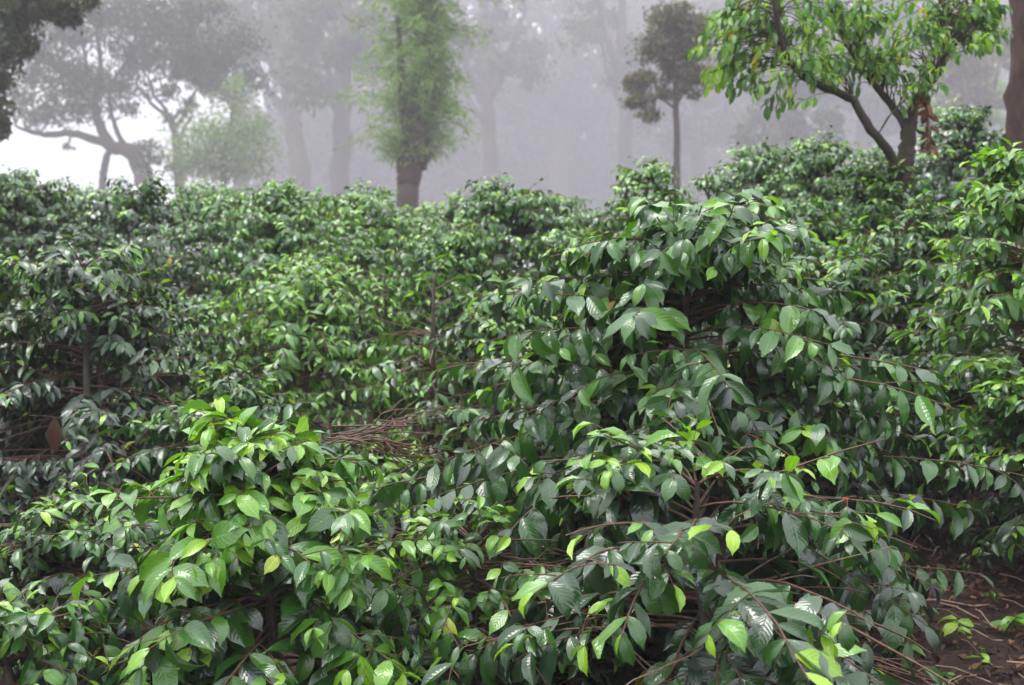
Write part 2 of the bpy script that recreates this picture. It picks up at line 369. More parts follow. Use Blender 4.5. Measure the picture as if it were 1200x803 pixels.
# ------------------------------------------------------------------ coffee bushes
PLANTS = []     # dicts collected first; leaves are split into single and joined ones once all plants stand
def grow(start, d0, length, n, droop, rg, wob=.17):
    """polylines that set out along d0 and bend under their weight"""
    nb = len(start); P = np.empty((nb, n + 1, 3)); P[:, 0] = start; d = norm(d0)
    for i in range(n):
        d = norm(d + np.stack([rg.normal(0, wob, nb), rg.normal(0, wob, nb), rg.normal(0, wob, nb) - droop], -1) * (1.0 / n) * 3)
        P[:, i + 1] = P[:, i] + d * (length / n)[:, None]
    return P
def leaves_on(P, length, spacing, t0, size, rg, young, tone, spread=.8, droop=.45, tips=True, skip=.15):
    nb, n, _ = P.shape; n -= 1
    k = np.maximum(2, (length * (1 - t0) / spacing)).astype(int); K = int(k.max())
    j = np.arange(K)[None]; m = j < k[:, None]
    t = 1 - (j + rg.random((nb, 1)) * .6) * spacing / length[:, None]; t = np.clip(t, .02, .995)
    f = t * n; i = np.minimum(f.astype(int), n - 1); fr = (f - i)[..., None]
    b = np.arange(nb)[:, None]
    pos = P[b, i] * (1 - fr) + P[b, i + 1] * fr; d = norm(P[b, i + 1] - P[b, i])
    up = np.array((0, 0, 1.)) + rg.normal(0, .25, (nb, K, 3))
    side = norm(np.cross(d, up))
    out = []
    for sg in (-1, 1):
        mm = m & (rg.random((nb, K)) > skip)
        r = np.arange(K)[None].repeat(nb, 0)
        isyoung = (r <= 1) & (rg.random((nb, 1)) < np.reshape(young * np.ones(nb), (nb, 1)))
        fwd = np.where(r == 0, 1.1, .55)
        dz = -droop * (.4 + rg.random((nb, K)) * 1.1) * np.where(isyoung, .35, 1.0)
        al = sg * side * spread + d * fwd[..., None] + rg.normal(0, .22, (nb, K, 3)); al[..., 2] += dz
        nrm = np.array((0, 0, 1.)) + rg.normal(0, .33, (nb, K, 3)) + d * .6
        sz = size * (.60 + .56 * rg.random((nb, K))) * np.where(r == 0, .62, np.where(r == 1, .85, 1.0))
        tn = tone + rg.normal(0, .05, (nb, K)) + rg.normal(0, .05, (nb, 1))
        tn = np.where(rg.random((nb, K)) < .30, tn * .35, tn)
        tn = np.where((r == 2) & (rg.random((nb, 1)) < .5), tn + .08, tn)
        tn = np.where(isyoung, .44 + .22 * rg.random((nb, 1)) + .10 * rg.random((nb, K)) + np.where(r == 0, .06, -.09), tn)
        tn = np.where(rg.random((nb, K)) < .002, .95, tn)
        out.append((pos[mm], al[mm], nrm[mm], sz[mm], tn[mm]))
    return [np.concatenate(a) for a in zip(*out)]

def bush(label, px, ptop, wpx, Y, leaf=.135, young=.35, tone=.24, dens=1.0, bare=0, lean=(0, 0), rad_y=1.0, holes=(), seed=0,
         skirt=.10, cherries=0, droop=.45, stems=None, open_=0.0, group=True, spacing=.058):
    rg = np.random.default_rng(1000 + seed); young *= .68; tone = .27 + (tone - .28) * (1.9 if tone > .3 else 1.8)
    top = at(px, ptop, Y); gx, gy = top[0], top[1]
    gz = float(ground(gx, gy)) - .03; org = np.array((gx, gy, gz))
    H = top[2] - gz; R = wpx / 2 / FPX * Y
    root = thing('coffee_bush', label, 'coffee bush', tuple(org), 'coffee bushes on the slope')
    ns = stems or (2 if R > .75 else 1)
    # stems
    SP_, SR = [], []
    for k in range(ns):
        a = rg.random() * 6.28; off = .07 * (ns > 1)
        b0 = np.array((math.cos(a) * off, math.sin(a) * off, -.05))
        lx = lean[0] + rg.normal(0, .10) * R; ly = lean[1] + rg.normal(0, .10) * R
        pts = [b0, b0 + (lx * .15 + .03 * rg.normal(), ly * .15 + .03 * rg.normal(), H * .33), b0 + (lx * .6, ly * .6, H * .66), b0 + (lx, ly, H - .22)]
        SP_.append(resample(pts, 14)); SR.append(np.linspace(.030, .008, 14) * (.8 + .5 * min(1, R)))
    SPn = np.array(SP_)
    # laterals
    nl = int((92 + 80 * min(R, 1.2)) * dens * (H / 1.7) ** .6)
    h = skirt + (1 - skirt) * rg.random(nl) ** .95
    ks = rg.integers(0, ns, nl); f = np.clip(h, 0, .999) * 13; i = f.astype(int); fr = (f - i)[:, None]
    start = SPn[ks, i] * (1 - fr) + SPn[ks, i + 1] * fr
    az = rg.random(nl) * 2 * np.pi
    el = np.radians(4 + 56 * h ** 3.0 + rg.normal(0, 9, nl))
    d0 = np.stack([np.cos(az) * np.cos(el), np.sin(az) * np.cos(el), np.sin(el)], -1)
    zf = h
    env = np.where(zf > .42, np.clip(1 - (zf - .42) / .66, 0, 1) ** .62, .60 + .40 * zf / .42)
    ln = np.maximum(R * env * (.66 + .50 * rg.random(nl)), .16) * 1.05
    ln *= np.where(np.abs(np.sin(az)) > .7, rad_y, 1.0)
    P = grow(start, d0, ln, 8, .20 + .1 * rg.random(nl), rg)
    if holes:
        X_, Y_, D_ = proj(P[:, 3:] + org); dropb = np.zeros(nl, bool)
        for (hx, hy, hrx, hry, dmax) in holes:
            dropb |= ((((X_ - hx) / hrx) ** 2 + ((Y_ - hy) / hry) ** 2 < .9) & (D_ < dmax - .1)).sum(1) >= (1 if dmax > 8.9 else 2)
        keepb = ~dropb; P, ln = P[keepb], ln[keepb]; nl = len(P)
    hb = h[keepb] if holes else h
    # secondary shoots
    sec = int(nl * (3.1 - 1.2 * open_))
    bi = rg.integers(0, nl, sec); ft = 2 + rg.random(sec) * 5.2; ii = ft.astype(int); fr = (ft - ii)[:, None]
    st = P[bi, ii] * (1 - fr) + P[bi, ii + 1] * fr; dd = norm(P[bi, ii + 1] - P[bi, ii])
    sd_ = norm(np.cross(dd, np.array((0, 0, 1.)))) * rg.choice([-1, 1], sec)[:, None]
    d1 = dd * .8 + sd_ * .8 + rg.normal(0, .25, (sec, 3)) + np.array((0, 0, .25))
    l2 = ln[bi] * (.25 + .28 * rg.random(sec)) * (1.15 - ft / 9)
    l2 = np.maximum(l2, .12)
    P2 = grow(st, d1, l2, 5, .16 * np.ones(sec), rg)
    if holes:
        X_, Y_, D_ = proj(P2[:, 2:] + org); gone = np.zeros(sec, bool)
        for (hx, hy, hrx, hry, dmax) in holes:
            gone |= ((((X_ - hx) / hrx) ** 2 + ((Y_ - hy) / hry) ** 2 < 1) & (D_ < dmax)).any(1) & (rg.random(sec) < .9)
        P2, l2, bi = P2[~gone], l2[~gone], bi[~gone]; sec = len(P2)
    a1 = leaves_on(P, ln, spacing, .15, leaf, rg, young * (.2 + 1.15 * h[:nl] if not holes else .2 + 1.15 * h[keepb]), tone, droop=droop, skip=.15 + open_ * .4)
    a2 = leaves_on(P2, l2, spacing, .1, leaf * .93, rg, young * (.2 + 1.15 * hb[bi]), tone, droop=droop, skip=.12 + open_ * .4)
    A = [np.concatenate(x) for x in zip(a1, a2)]
    # the whole plant is brought to its measured height and width
    fit = np.array((1., 1., 1.))
    for _ in range(6):
        X_, Y_, D_ = proj(A[0] * fit + org)
        fit[2] *= max(.6, 1 + (np.percentile(Y_, .35) - ptop - 2) / FPX * Y / H)
        fw = np.clip(wpx * .88 / (np.percentile(X_, 96) - np.percentile(X_, 4)), .8, 1.25)
        fit[:2] = np.clip(fit[:2] * fw, .6, 1.5)
    A[0] = A[0] * fit; P = P * fit; P2 = P2 * fit; SPn = SPn * fit
    for k in range(ns):
        V, F = tubes(SPn[k:k + 1], SR[k][None], 7)
        link('stem', mesh_np('stem', V, F, M_STEM), root)
    # mature leaves darken downwards: shade on the bush sides put into leaf tone
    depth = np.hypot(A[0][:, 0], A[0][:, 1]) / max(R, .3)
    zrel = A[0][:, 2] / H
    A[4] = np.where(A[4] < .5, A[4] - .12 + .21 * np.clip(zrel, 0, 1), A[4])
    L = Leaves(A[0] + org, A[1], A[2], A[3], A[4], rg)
    m = L.p[:, 2] > ground(L.p[:, 0], L.p[:, 1]) + .04
    m &= L.p[:, 1] > 1.9
    X_, Y_, D_ = proj(L.p + L.y * (L.s * .5)[:, None])
    for (hx, hy, hrx, hry, dmax) in holes:
        inside = ((X_ - hx) / hrx) ** 2 + ((Y_ - hy) / hry) ** 2 < 1
        m &= ~(inside & (D_ < dmax) & (rg.random(len(m)) < .85))
    m &= rg.random(len(m)) > .0
    L.keep(m)
    # bare twigs
    PB = None
    if bare:
        az = -np.pi / 2 + rg.normal(0, 1.1, bare); el = np.radians(rg.uniform(-12, 30, bare))
        hh = rg.uniform(.25, .75, bare); f = hh * 13; i = f.astype(int)
        st = SPn[rg.integers(0, ns, bare), i]
        d0 = np.stack([np.cos(az) * np.cos(el), np.sin(az) * np.cos(el), np.sin(el)], -1)
        lb = R * rg.uniform(.45, .9, bare)
        PB = grow(st, d0, lb, 8, .12 * np.ones(bare), rg, wob=.22)
    PLANTS.append(dict(root=root, org=org, L=L, P=P, ln=ln, P2=P2, PB=PB, Y=Y, R=R, rg=rg, kind='coffee', cherries=cherries, H=H))
    return root

NEAR = 6.6
def finish_plants():
    allp = []; 
    for q in PLANTS:
        L = q['L']; c = L.p + L.y * (L.s * .55)[:, None]
        q['c'] = c
    C = np.concatenate([q['c'] for q in PLANTS]); X, Y, D = proj(C)
    # coarse depth buffer from several points of every leaf
    cell = 5.0; gw, gh = int(1200 / cell) + 1, int(803 / cell) + 1
    buf = np.full((gh, gw), 1e9)
    for k in (.15, .35, .55, .75, .95):
        for sx in (-.15, 0, .15):
            Pk = np.concatenate([q['L'].p + q['L'].y * (q['L'].s * k)[:, None] + q['L'].x * (q['L'].s * sx)[:, None] for q in PLANTS])
            x, y, d = proj(Pk); ok = (x >= 0) & (x < 1200) & (y >= 0) & (y < 803)
            np.minimum.at(buf, ((y[ok] / cell).astype(int), (x[ok] / cell).astype(int)), d[ok])
    for q in PLANTS:
        L = q['L']; n = len(L); vis = np.zeros(n)
        for k in (.15, .35, .55, .75, .95):
            Pk = L.p + L.y * (L.s * k)[:, None]; x, y, d = proj(Pk)
            ok = (x >= 0) & (x < 1200) & (y >= 0) & (y < 803)
            v = np.zeros(n, bool); v[ok] = d[ok] < buf[(y[ok] / cell).astype(int), (x[ok] / cell).astype(int)] + .03
            vis += v
        X, Y, D = proj(q['c'])
        view = norm(q['c'] - np.array((0, 0, CAMZ)))
        length_px = FPX * L.s / D
        facing = np.abs((L.z * view).sum(-1)) * .8 + .2
        score = vis / 5 * length_px * facing
        cand = np.where((vis >= 1) & (length_px >= 9.5))[0]
        sel = cand[np.argsort(-score[cand])][:q.get('cap', 300)]
        rest = np.setdiff1d(np.arange(n), sel)
        q['nvis'] = len(cand)
        rg = q['rg']; org = q['org']; root = q['root']
        if q['kind'] == 'coffee':
            # leaves that show nothing and lie far outside the frame are thinned
            out = (X < -260) | (X > 1460) | (Y > 1050)
            rest = rest[~out[rest] | (rg.random(len(rest)) < .6)]
            near = q['Y'] - q['R'] < 5.2
            mid = q['Y'] < 10
            if near: setn, sh, mat = 'near', SH_NEAR, M_LEAF
            elif mid: setn, sh, mat = 'mid', SH_MID, M_LEAF
            else: setn, sh, mat = 'far', SH_FAR, M_LEAF_FAR
            # leaves nothing shows of from the camera keep a simpler outline
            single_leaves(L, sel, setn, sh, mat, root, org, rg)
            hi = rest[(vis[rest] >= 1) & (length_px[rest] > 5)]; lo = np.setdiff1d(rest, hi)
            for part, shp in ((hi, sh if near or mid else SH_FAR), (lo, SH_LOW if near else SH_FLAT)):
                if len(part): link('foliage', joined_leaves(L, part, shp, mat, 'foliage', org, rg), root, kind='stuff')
            P, P2, PB = q['P'], q['P2'], q['PB']
            rl = np.linspace(.0065, .0022, 9)[None] * (.8 + .5 * rg.random((len(P), 1)))
            if near or mid:
                mx, my, md = proj(P[:, 4] + org)
                onview = (mx > -40) & (mx < 1240) & (my < 840) & (P[:, 4, 1] < .35 * q['R'])
                own = np.where(onview)[0][:40 if near else 16]
                for b in own:
                    V, F = tubes(P[b:b + 1], rl[b:b + 1], 5)
                    link('branch', mesh_np('branch', V, F, M_TWIG if rg.random() < .8 else M_STEM), root)
                left = np.setdiff1d(np.arange(len(P)), own)
            else: left = np.arange(len(P))
            k = 4 if near else 3
            V1, F1 = tubes(P[left], rl[left], k)
            V2, F2 = tubes(P2, np.linspace(.003, .0014, 6)[None] * np.ones((len(P2), 1)), 3)
            link('twigs', mesh_np('twigs', np.vstack([V1, V2]), np.vstack([F1, F2 + len(V1)]), M_TWIG), root, kind='stuff')
            if PB is not None:
                for b in range(len(PB)):
                    V, F = tubes(PB[b:b + 1], np.linspace(.0060, .0018, 9)[None], 5)
                    link('bare_branch', mesh_np('bare_branch', V, F, M_TWIG if rg.random() < .7 else M_DRYTWIG), root)
            if q['cherries']:
                nb = q['cherries']
                vb = np.where(P[:, 5, 1] < 0)[0]
                for b in vb[:nb]:
                    for c in range(int(rg.integers(1, 4))):
                        p = P[b, 5] + rg.normal(0, .008, 3) + (0, 0, -.012)
                        o = link('coffee_cherry', CHERRY_RED if rg.random() < .45 else CHERRY_GREEN, root); o.location = p.tolist()
        else:
            single_leaves(L, sel, q['setn'], q['shapes'], q['mat'], root, org, rg)
            if len(rest): link('foliage', joined_leaves(L, rest, q['shapes'], q['mat'], 'foliage', org, rg), root, kind='stuff')
def cherry(mat, name):
    import bmesh
    bm = bmesh.new(); bmesh.ops.create_icosphere(bm, subdivisions=2, radius=.0085)
    for v in bm.verts:
        v.co.z *= 1.2
        if v.co.z < -.009: v.co.z = -.0085
    me = bpy.data.meshes.new(name); bm.to_mesh(me); bm.free(); me.materials.append(mat)
    me.polygons.foreach_set('use_smooth', [True] * len(me.polygons)); return me
CHERRY_RED = cherry(M_CHERRY, 'coffee_cherry'); CHERRY_GREEN = cherry(M_GREENCHERRY, 'coffee_cherry')

# --- nearest row
bush('closest broad coffee bush with blue-green hanging leaves and bare reddish twigs beside the open soil', 835, 492, 540, 4.25, leaf=.17, young=.5, tone=.20, dens=.85, bare=40, cherries=7, seed=1, open_=.22, lean=(.0, .0), skirt=.22, holes=((650, 622, 80, 40, 4.6), (1010, 690, 55, 35, 4.6), (1112, 712, 112, 100, 9), (1060, 775, 45, 40, 9)))
bush('sunlit lime-tipped coffee bush at the bottom, in front of the low dark bush', 330, 486, 330, 4.3, leaf=.19, young=.75, tone=.285, dens=1.15, seed=2, bare=8)
bush('tall rounded coffee bush with broad glossy leaves round a black hollow in its crown', 800, 236, 470, 5.75, leaf=.19, young=.32, tone=.27, dens=1.05, seed=3, holes=((812, 372, 34, 46, 5.6), (865, 430, 22, 26, 5.5), (735, 455, 24, 22, 5.3)), stems=1, droop=.6)
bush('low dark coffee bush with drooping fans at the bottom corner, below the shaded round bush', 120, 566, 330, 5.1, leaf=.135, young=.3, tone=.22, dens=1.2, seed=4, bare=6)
bush('small coffee bush in the gap between the lime-tipped bush and the twiggy broad bush', 560, 590, 270, 4.75, leaf=.14, young=.45, tone=.30, dens=.95, seed=5, bare=16, open_=.15, holes=((640, 630, 60, 40, 5),))
bush('thin bright coffee bush behind the heap of bare pruned branches', 480, 520, 260, 6.1, leaf=.13, young=.45, tone=.32, dens=1.0, seed=6, bare=6)
bush('lowest coffee bush, cut by the picture corner beneath the drooping fans', 20, 690, 260, 4.0, leaf=.14, young=.3, tone=.24, dens=1.0, seed=7)
# --- second row
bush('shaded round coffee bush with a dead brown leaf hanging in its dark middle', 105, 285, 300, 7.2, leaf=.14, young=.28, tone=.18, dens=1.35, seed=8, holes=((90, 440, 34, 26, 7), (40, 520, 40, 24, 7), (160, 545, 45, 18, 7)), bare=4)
bush('coffee bush under the leaf canopy between the round shaded bush and the lime-tipped bush', 250, 430, 240, 6.6, leaf=.135, young=.3, tone=.25, dens=1.15, seed=9, bare=4)
bush('airy yellow-green coffee bush with thin brown twigs left of the bare leaning stem', 350, 300, 250, 9.0, leaf=.13, young=.6, tone=.40, dens=1.05, seed=10, bare=18, open_=.3)
bush('sparse coffee bush with a bare dark upright stem and spreading red-brown twigs', 505, 300, 230, 8.2, leaf=.135, young=.45, tone=.36, dens=.75, seed=11, bare=34, open_=.45, stems=1, holes=((500, 385, 45, 60, 8.3),))
bush('small-leaved coffee bush squeezed between the bare-stemmed bush and the tall hollow bush', 590, 330, 160, 7.6, leaf=.13, young=.35, tone=.29, dens=1.0, seed=12)
bush('dense coffee bush right of the tall hollow bush with leaves overlapping like scales', 985, 290, 240, 7.4, leaf=.14, young=.3, tone=.27, dens=1.3, seed=13, bare=3)
bush('coffee bush with thin arching brown twigs before the forked tree', 1090, 235, 250, 7.9, leaf=.14, young=.32, tone=.26, dens=1.25, seed=14, bare=12, holes=((1150, 600, 90, 60, 9),))
bush('coffee bush at the picture edge with big lime shoots below the red-brown trunk', 1215, 175, 250, 6.3, leaf=.155, young=.75, tone=.34, dens=.95, seed=15, bare=10)
bush('dark low coffee bush overhanging the bare soil at the right', 1120, 400, 230, 6.9, leaf=.14, young=.25, tone=.20, dens=1.0, seed=16, bare=8, skirt=.5, holes=((1145, 640, 110, 90, 9),))
bush('coffee bush leaning in from the edge above the soil, half out of the picture', 1225, 420, 170, 5.9, leaf=.15, young=.4, tone=.24, dens=.7, seed=17, bare=5, skirt=.5, holes=((1165, 690, 110, 100, 9),))
bush('coffee bush at the far edge behind the shaded round bush, its side cut off', -30, 300, 200, 8.0, leaf=.14, young=.3, tone=.26, dens=1.1, seed=18)
bush('coffee bush behind the scale-leaved bush under the open sky gap', 930, 235, 200, 9.4, leaf=.135, young=.35, tone=.29, dens=1.2, seed=19)
bush('coffee bush hidden to its shoulders between the yellow-green bush and the shaded round one', 235, 345, 150, 9.2, leaf=.13, young=.45, tone=.32, dens=1.1, seed=20)
# --- third row
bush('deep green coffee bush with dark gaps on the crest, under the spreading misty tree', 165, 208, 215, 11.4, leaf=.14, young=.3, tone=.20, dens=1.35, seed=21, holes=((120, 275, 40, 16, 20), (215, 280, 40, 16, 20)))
bush('coffee bush at the crest corner below the leafy branch at the picture edge', 30, 198, 180, 12.2, leaf=.14, young=.35, tone=.24, dens=1.3, seed=22)
bush('bright leafed coffee bush on the crest in front of the snaking misty tree', 320, 212, 163, 11.6, leaf=.14, young=.4, tone=.33, dens=1.25, seed=23)
bush('yellowish coffee bush just in front of the feathery tree trunk', 425, 216, 137, 12.0, leaf=.13, young=.6, tone=.40, dens=1.25, seed=24)
bush('rounded coffee bush with glossy crown right of the feathery tree trunk', 605, 210, 180, 11.2, leaf=.14, young=.35, tone=.29, dens=1.4, seed=25)
bush('coffee bush below the thin small tree, crown rising above the crest line', 755, 188, 137, 11.4, leaf=.14, young=.5, tone=.33, dens=1.35, seed=26)
bush('coffee bush directly in front of the thin small tree trunk', 860, 170, 163, 12.6, leaf=.14, young=.35, tone=.30, dens=1.35, seed=27)
bush('coffee bush left of the forked tree base with dark undercrown', 955, 162, 154, 12.0, leaf=.14, young=.4, tone=.29, dens=1.3, seed=28)
bush('coffee bush wrapped round the base of the forked tree', 1025, 190, 146, 9.6, leaf=.14, young=.35, tone=.28, dens=1.25, seed=29)
bush('coffee bush between the forked tree and the red-brown trunk', 1125, 124, 154, 11.4, leaf=.145, young=.4, tone=.26, dens=1.35, seed=30)
bush('coffee bush behind the red-brown trunk at the top edge', 1230, 150, 146, 11.6, leaf=.14, young=.3, tone=.25, dens=1.2, seed=31)
bush('coffee bush with a dull crown behind the sparse twiggy bush', 510, 262, 146, 10.4, leaf=.13, young=.4, tone=.32, dens=1.2, seed=32)
bush('coffee bush in the dip left of the tall hollow bush crown', 690, 270, 146, 10.0, leaf=.135, young=.35, tone=.28, dens=1.25, seed=33)
# --- crest and beyond
bush('coffee bush low on the crest in the notch right of the rounded glossy one', 700, 245, 150, 13.2, leaf=.14, young=.35, tone=.27, dens=1.2, seed=44)
bush('coffee bush on the crest between the yellowish one and the rounded glossy one', 500, 247, 150, 13.0, leaf=.14, young=.45, tone=.33, dens=1.2, seed=45)
bush('coffee bush on the crest below the pale sapling', 250, 239, 150, 13.2, leaf=.14, young=.35, tone=.29, dens=1.2, seed=46)
bush('coffee bush standing low between the yellow-green bush and the yellowish crest bush', 400, 269, 150, 10.8, leaf=.13, young=.4, tone=.31, dens=1.2, seed=47)
bush('pale hazy coffee bush beyond the crest, just right of the feathery tree trunk', 530, 225, 130, 16.0, leaf=.14, young=.5, tone=.42, dens=1.15, seed=36)
bush('hazy coffee bush beyond the crest behind the deep green one', 110, 214, 160, 15.5, leaf=.14, young=.35, tone=.30, dens=1.15, seed=37)
bush('hazy coffee bush beyond the crest with one tall shoot standing up', 260, 215, 150, 15.5, leaf=.14, young=.5, tone=.36, dens=1.15, seed=38)
bush('hazy coffee bush beyond the crest left of the feathery tree trunk', 370, 219, 130, 15.5, leaf=.14, young=.5, tone=.38, dens=1.15, seed=39)
bush('hazy coffee bush beyond the crest in the dip beneath bright holes in the forest', 665, 229, 120, 15.8, leaf=.14, young=.4, tone=.32, dens=1.15, seed=40)
bush('hazy coffee bush beyond the crest between the thin small tree and the forked tree', 900, 189, 150, 15.0, leaf=.14, young=.4, tone=.32, dens=1.15, seed=41)
bush('coffee bush on the upper slope beyond the forked tree', 1050, 172, 150, 14.0, leaf=.14, young=.4, tone=.29, dens=1.15, seed=42)
bush('hazy coffee bush beyond the crest at the picture corner', -10, 217, 120, 15.5, leaf=.14, young=.4, tone=.30, dens=1.1, seed=43)

# ------------------------------------------------------------------ bare pruned branches heaped on the bushes
def twig_bundle(name, label, cat, org, lines, mat, r=.006):
    root = thing(name, label, cat, tuple(org))
    for pts in lines:
        P = resample(np.array(pts) - org, 10)[None]
        V, F = tubes(P, np.linspace(r, r * .35, 10)[None], 5)
        link('twig', mesh_np('twig', V, F, mat), root)
    return root
rgb = np.random.default_rng(77)
ln_ = []
for k in range(16):
    e = 476 + k * 5.5 + rgb.normal(0, 7); Yd = 5.0 + rgb.normal(0, .10); xe = 505 + rgb.normal(0, 22)
    p0 = at(402 + rgb.normal(0, 12), 516 + rgb.normal(0, 8), Yd); p1 = at(436 + rgb.normal(0, 5), 507 + (e - 505) * .25 + rgb.normal(0, 5), Yd + rgb.normal(0, .05))
    p2 = at(470 + rgb.normal(0, 5), 500 + (e - 500) * .7 + rgb.normal(0, 5), Yd + rgb.normal(0, .08)); p3 = at(xe, e, Yd + .1 + rgb.normal(0, .1))
    ln_.append([p0, p1, p2, p3])
    for q in range(2):
        m_ = p1 + (p2 - p1) * rgb.random(); t_ = m_ + (p3 - p1) * rgb.uniform(.25, .5) + rgb.normal(0, .045, 3)
        ln_.append([m_, (m_ + t_) / 2 + rgb.normal(0, .012, 3), t_])
twig_bundle('pruned_branch', 'tangle of bare reddish pruned twigs lying across the leaves in the middle', 'branch', at(400, 520, 4.9), ln_, M_TWIG, .0045)

# ------------------------------------------------------------------ trees
def limb_line(spec, Y):
    P = np.array([at(a, b, Y + dy) for a, b, dy, r in spec]); R = np.array([r for *_, r in spec])
    return P, R
def knob(P, R, rg, n):
    Q = resample(P, n); rr = np.interp(np.linspace(0, len(R) - 1, n), np.arange(len(R)), R)
    rr = rr * (1 + .10 * np.sin(np.arange(n) * 1.7 + rg.random() * 6) * rg.random(n))
    Q = Q + rg.normal(0, .12, Q.shape) * rr[:, None]
    return Q, rr
def tree(name, label, Y, limbs, clusters, bark, lmat, shape, size, seed, n_sub=40, twig_r=.012, group=None, tone=(.2, .8), hang=.4, cat='tree', trunk_base=None, sides=9, fat=.35, K=1.0):
    """limbs: first is the trunk; clusters: (px, py, dy, rx_px, rz_px, leaves)"""
    rg = np.random.default_rng(3000 + seed)
    Y *= K; size *= K; twig_r *= K
    limbs = [[(a, b, c * K, r * K) for a, b, c, r in l] for l in limbs]; clusters = [(a, b, c * K, d, e, f) for a, b, c, d, e, f in clusters]
    P0, R0 = limb_line(limbs[0], Y)
    if trunk_base is not None: P0[0, :2] = P0[1, :2] + (P0[0, :2] - P0[1, :2]) * .4
    g = float(ground(P0[0, 0], P0[0, 1]))
    P0 = np.vstack([[P0[0, 0], P0[0, 1], g - .1], P0]); R0 = np.concatenate([[R0[0] * 1.25], R0])
    org = np.array((P0[0, 0], P0[0, 1], g))
    root = thing(name, label, cat, tuple(org), group)
    allpts = []
    for k, sp in enumerate(limbs):
        P, R = (P0, R0) if k == 0 else limb_line(sp, Y)
        Q, rr = knob(P, R, rg, 26 if k == 0 else 20)
        allpts.append(Q)
        V, F = tubes((Q - org)[None], rr[None], sides)
        link('trunk' if k == 0 else 'limb', mesh_np('limb', V, F, bark), root)
    allpts = np.vstack(allpts[0:]) if len(allpts) == 1 else np.vstack(allpts)
    pos, ti, tl = [], [], []
    TW, TR = [], []
    for (cx, cy, dy, rx, rz, n) in clusters:
        c = at(cx, cy, Y + dy); ax = rx / FPX * Y; az_ = rz / FPX * Y
        near = allpts[np.argmin(np.linalg.norm(allpts - c - (0, 0, -.3 * az_), axis=1))]
        ns = max(3, int(n / n_sub))
        u = norm(rg.normal(0, 1, (ns, 3))) * (rg.random((ns, 1)) ** .45)
        sc = c + u * np.array((ax, ax * .9, az_))
        # twigs from the limb to the middle of each clump
        midp = near + (sc - near) * .5 + rg.normal(0, .08, (ns, 3)) * ax
        TW.append(np.stack([np.repeat(near[None], ns, 0), (near + midp) / 2 + rg.normal(0, .03, (ns, 3)) * ax, midp, (midp + sc) / 2 + (0, 0, .03 * az_), sc], 1))
        k = rg.integers(0, ns, n); sr = fat * min(ax, az_) * (.5 + rg.random(ns))
        p = sc[k] + rg.normal(0, 1, (n, 3)) * sr[k][:, None] * np.array((1, 1, .62))
        pos.append(p); ti.append(np.clip((p[:, 2] - c[2]) / az_ * .25 + .5, 0, 1)); tl.append(rg.random(ns)[k])
    TW = np.vstack(TW)
    rr = np.array((1.0, .8, .6, .4, .2)) * twig_r
    V, F = tubes(TW - org, np.repeat(rr[None], len(TW), 0), 4)
    link('twigs', mesh_np('twigs', V, F, bark), root, kind='stuff')
    pos = np.vstack(pos); tl = np.concatenate(tl); n = len(pos)
    al = rg.normal(0, 1, (n, 3)); al[:, 2] -= hang * 2; up = rg.normal(0, .7, (n, 3)) + (0, 0, 1)
    tn = tone[0] + (tone[1] - tone[0]) * np.clip(.6 * tl + .4 * rg.random(n), 0, 1)
    L = Leaves(pos, al, up, size * (.65 + .7 * rg.random(n)), tn, rg)
    link('crown', joined_leaves(L, np.arange(n), shape if isinstance(shape, list) else [shape], lmat, 'crown', org, rg), root, kind='stuff')
    return root, org, allpts

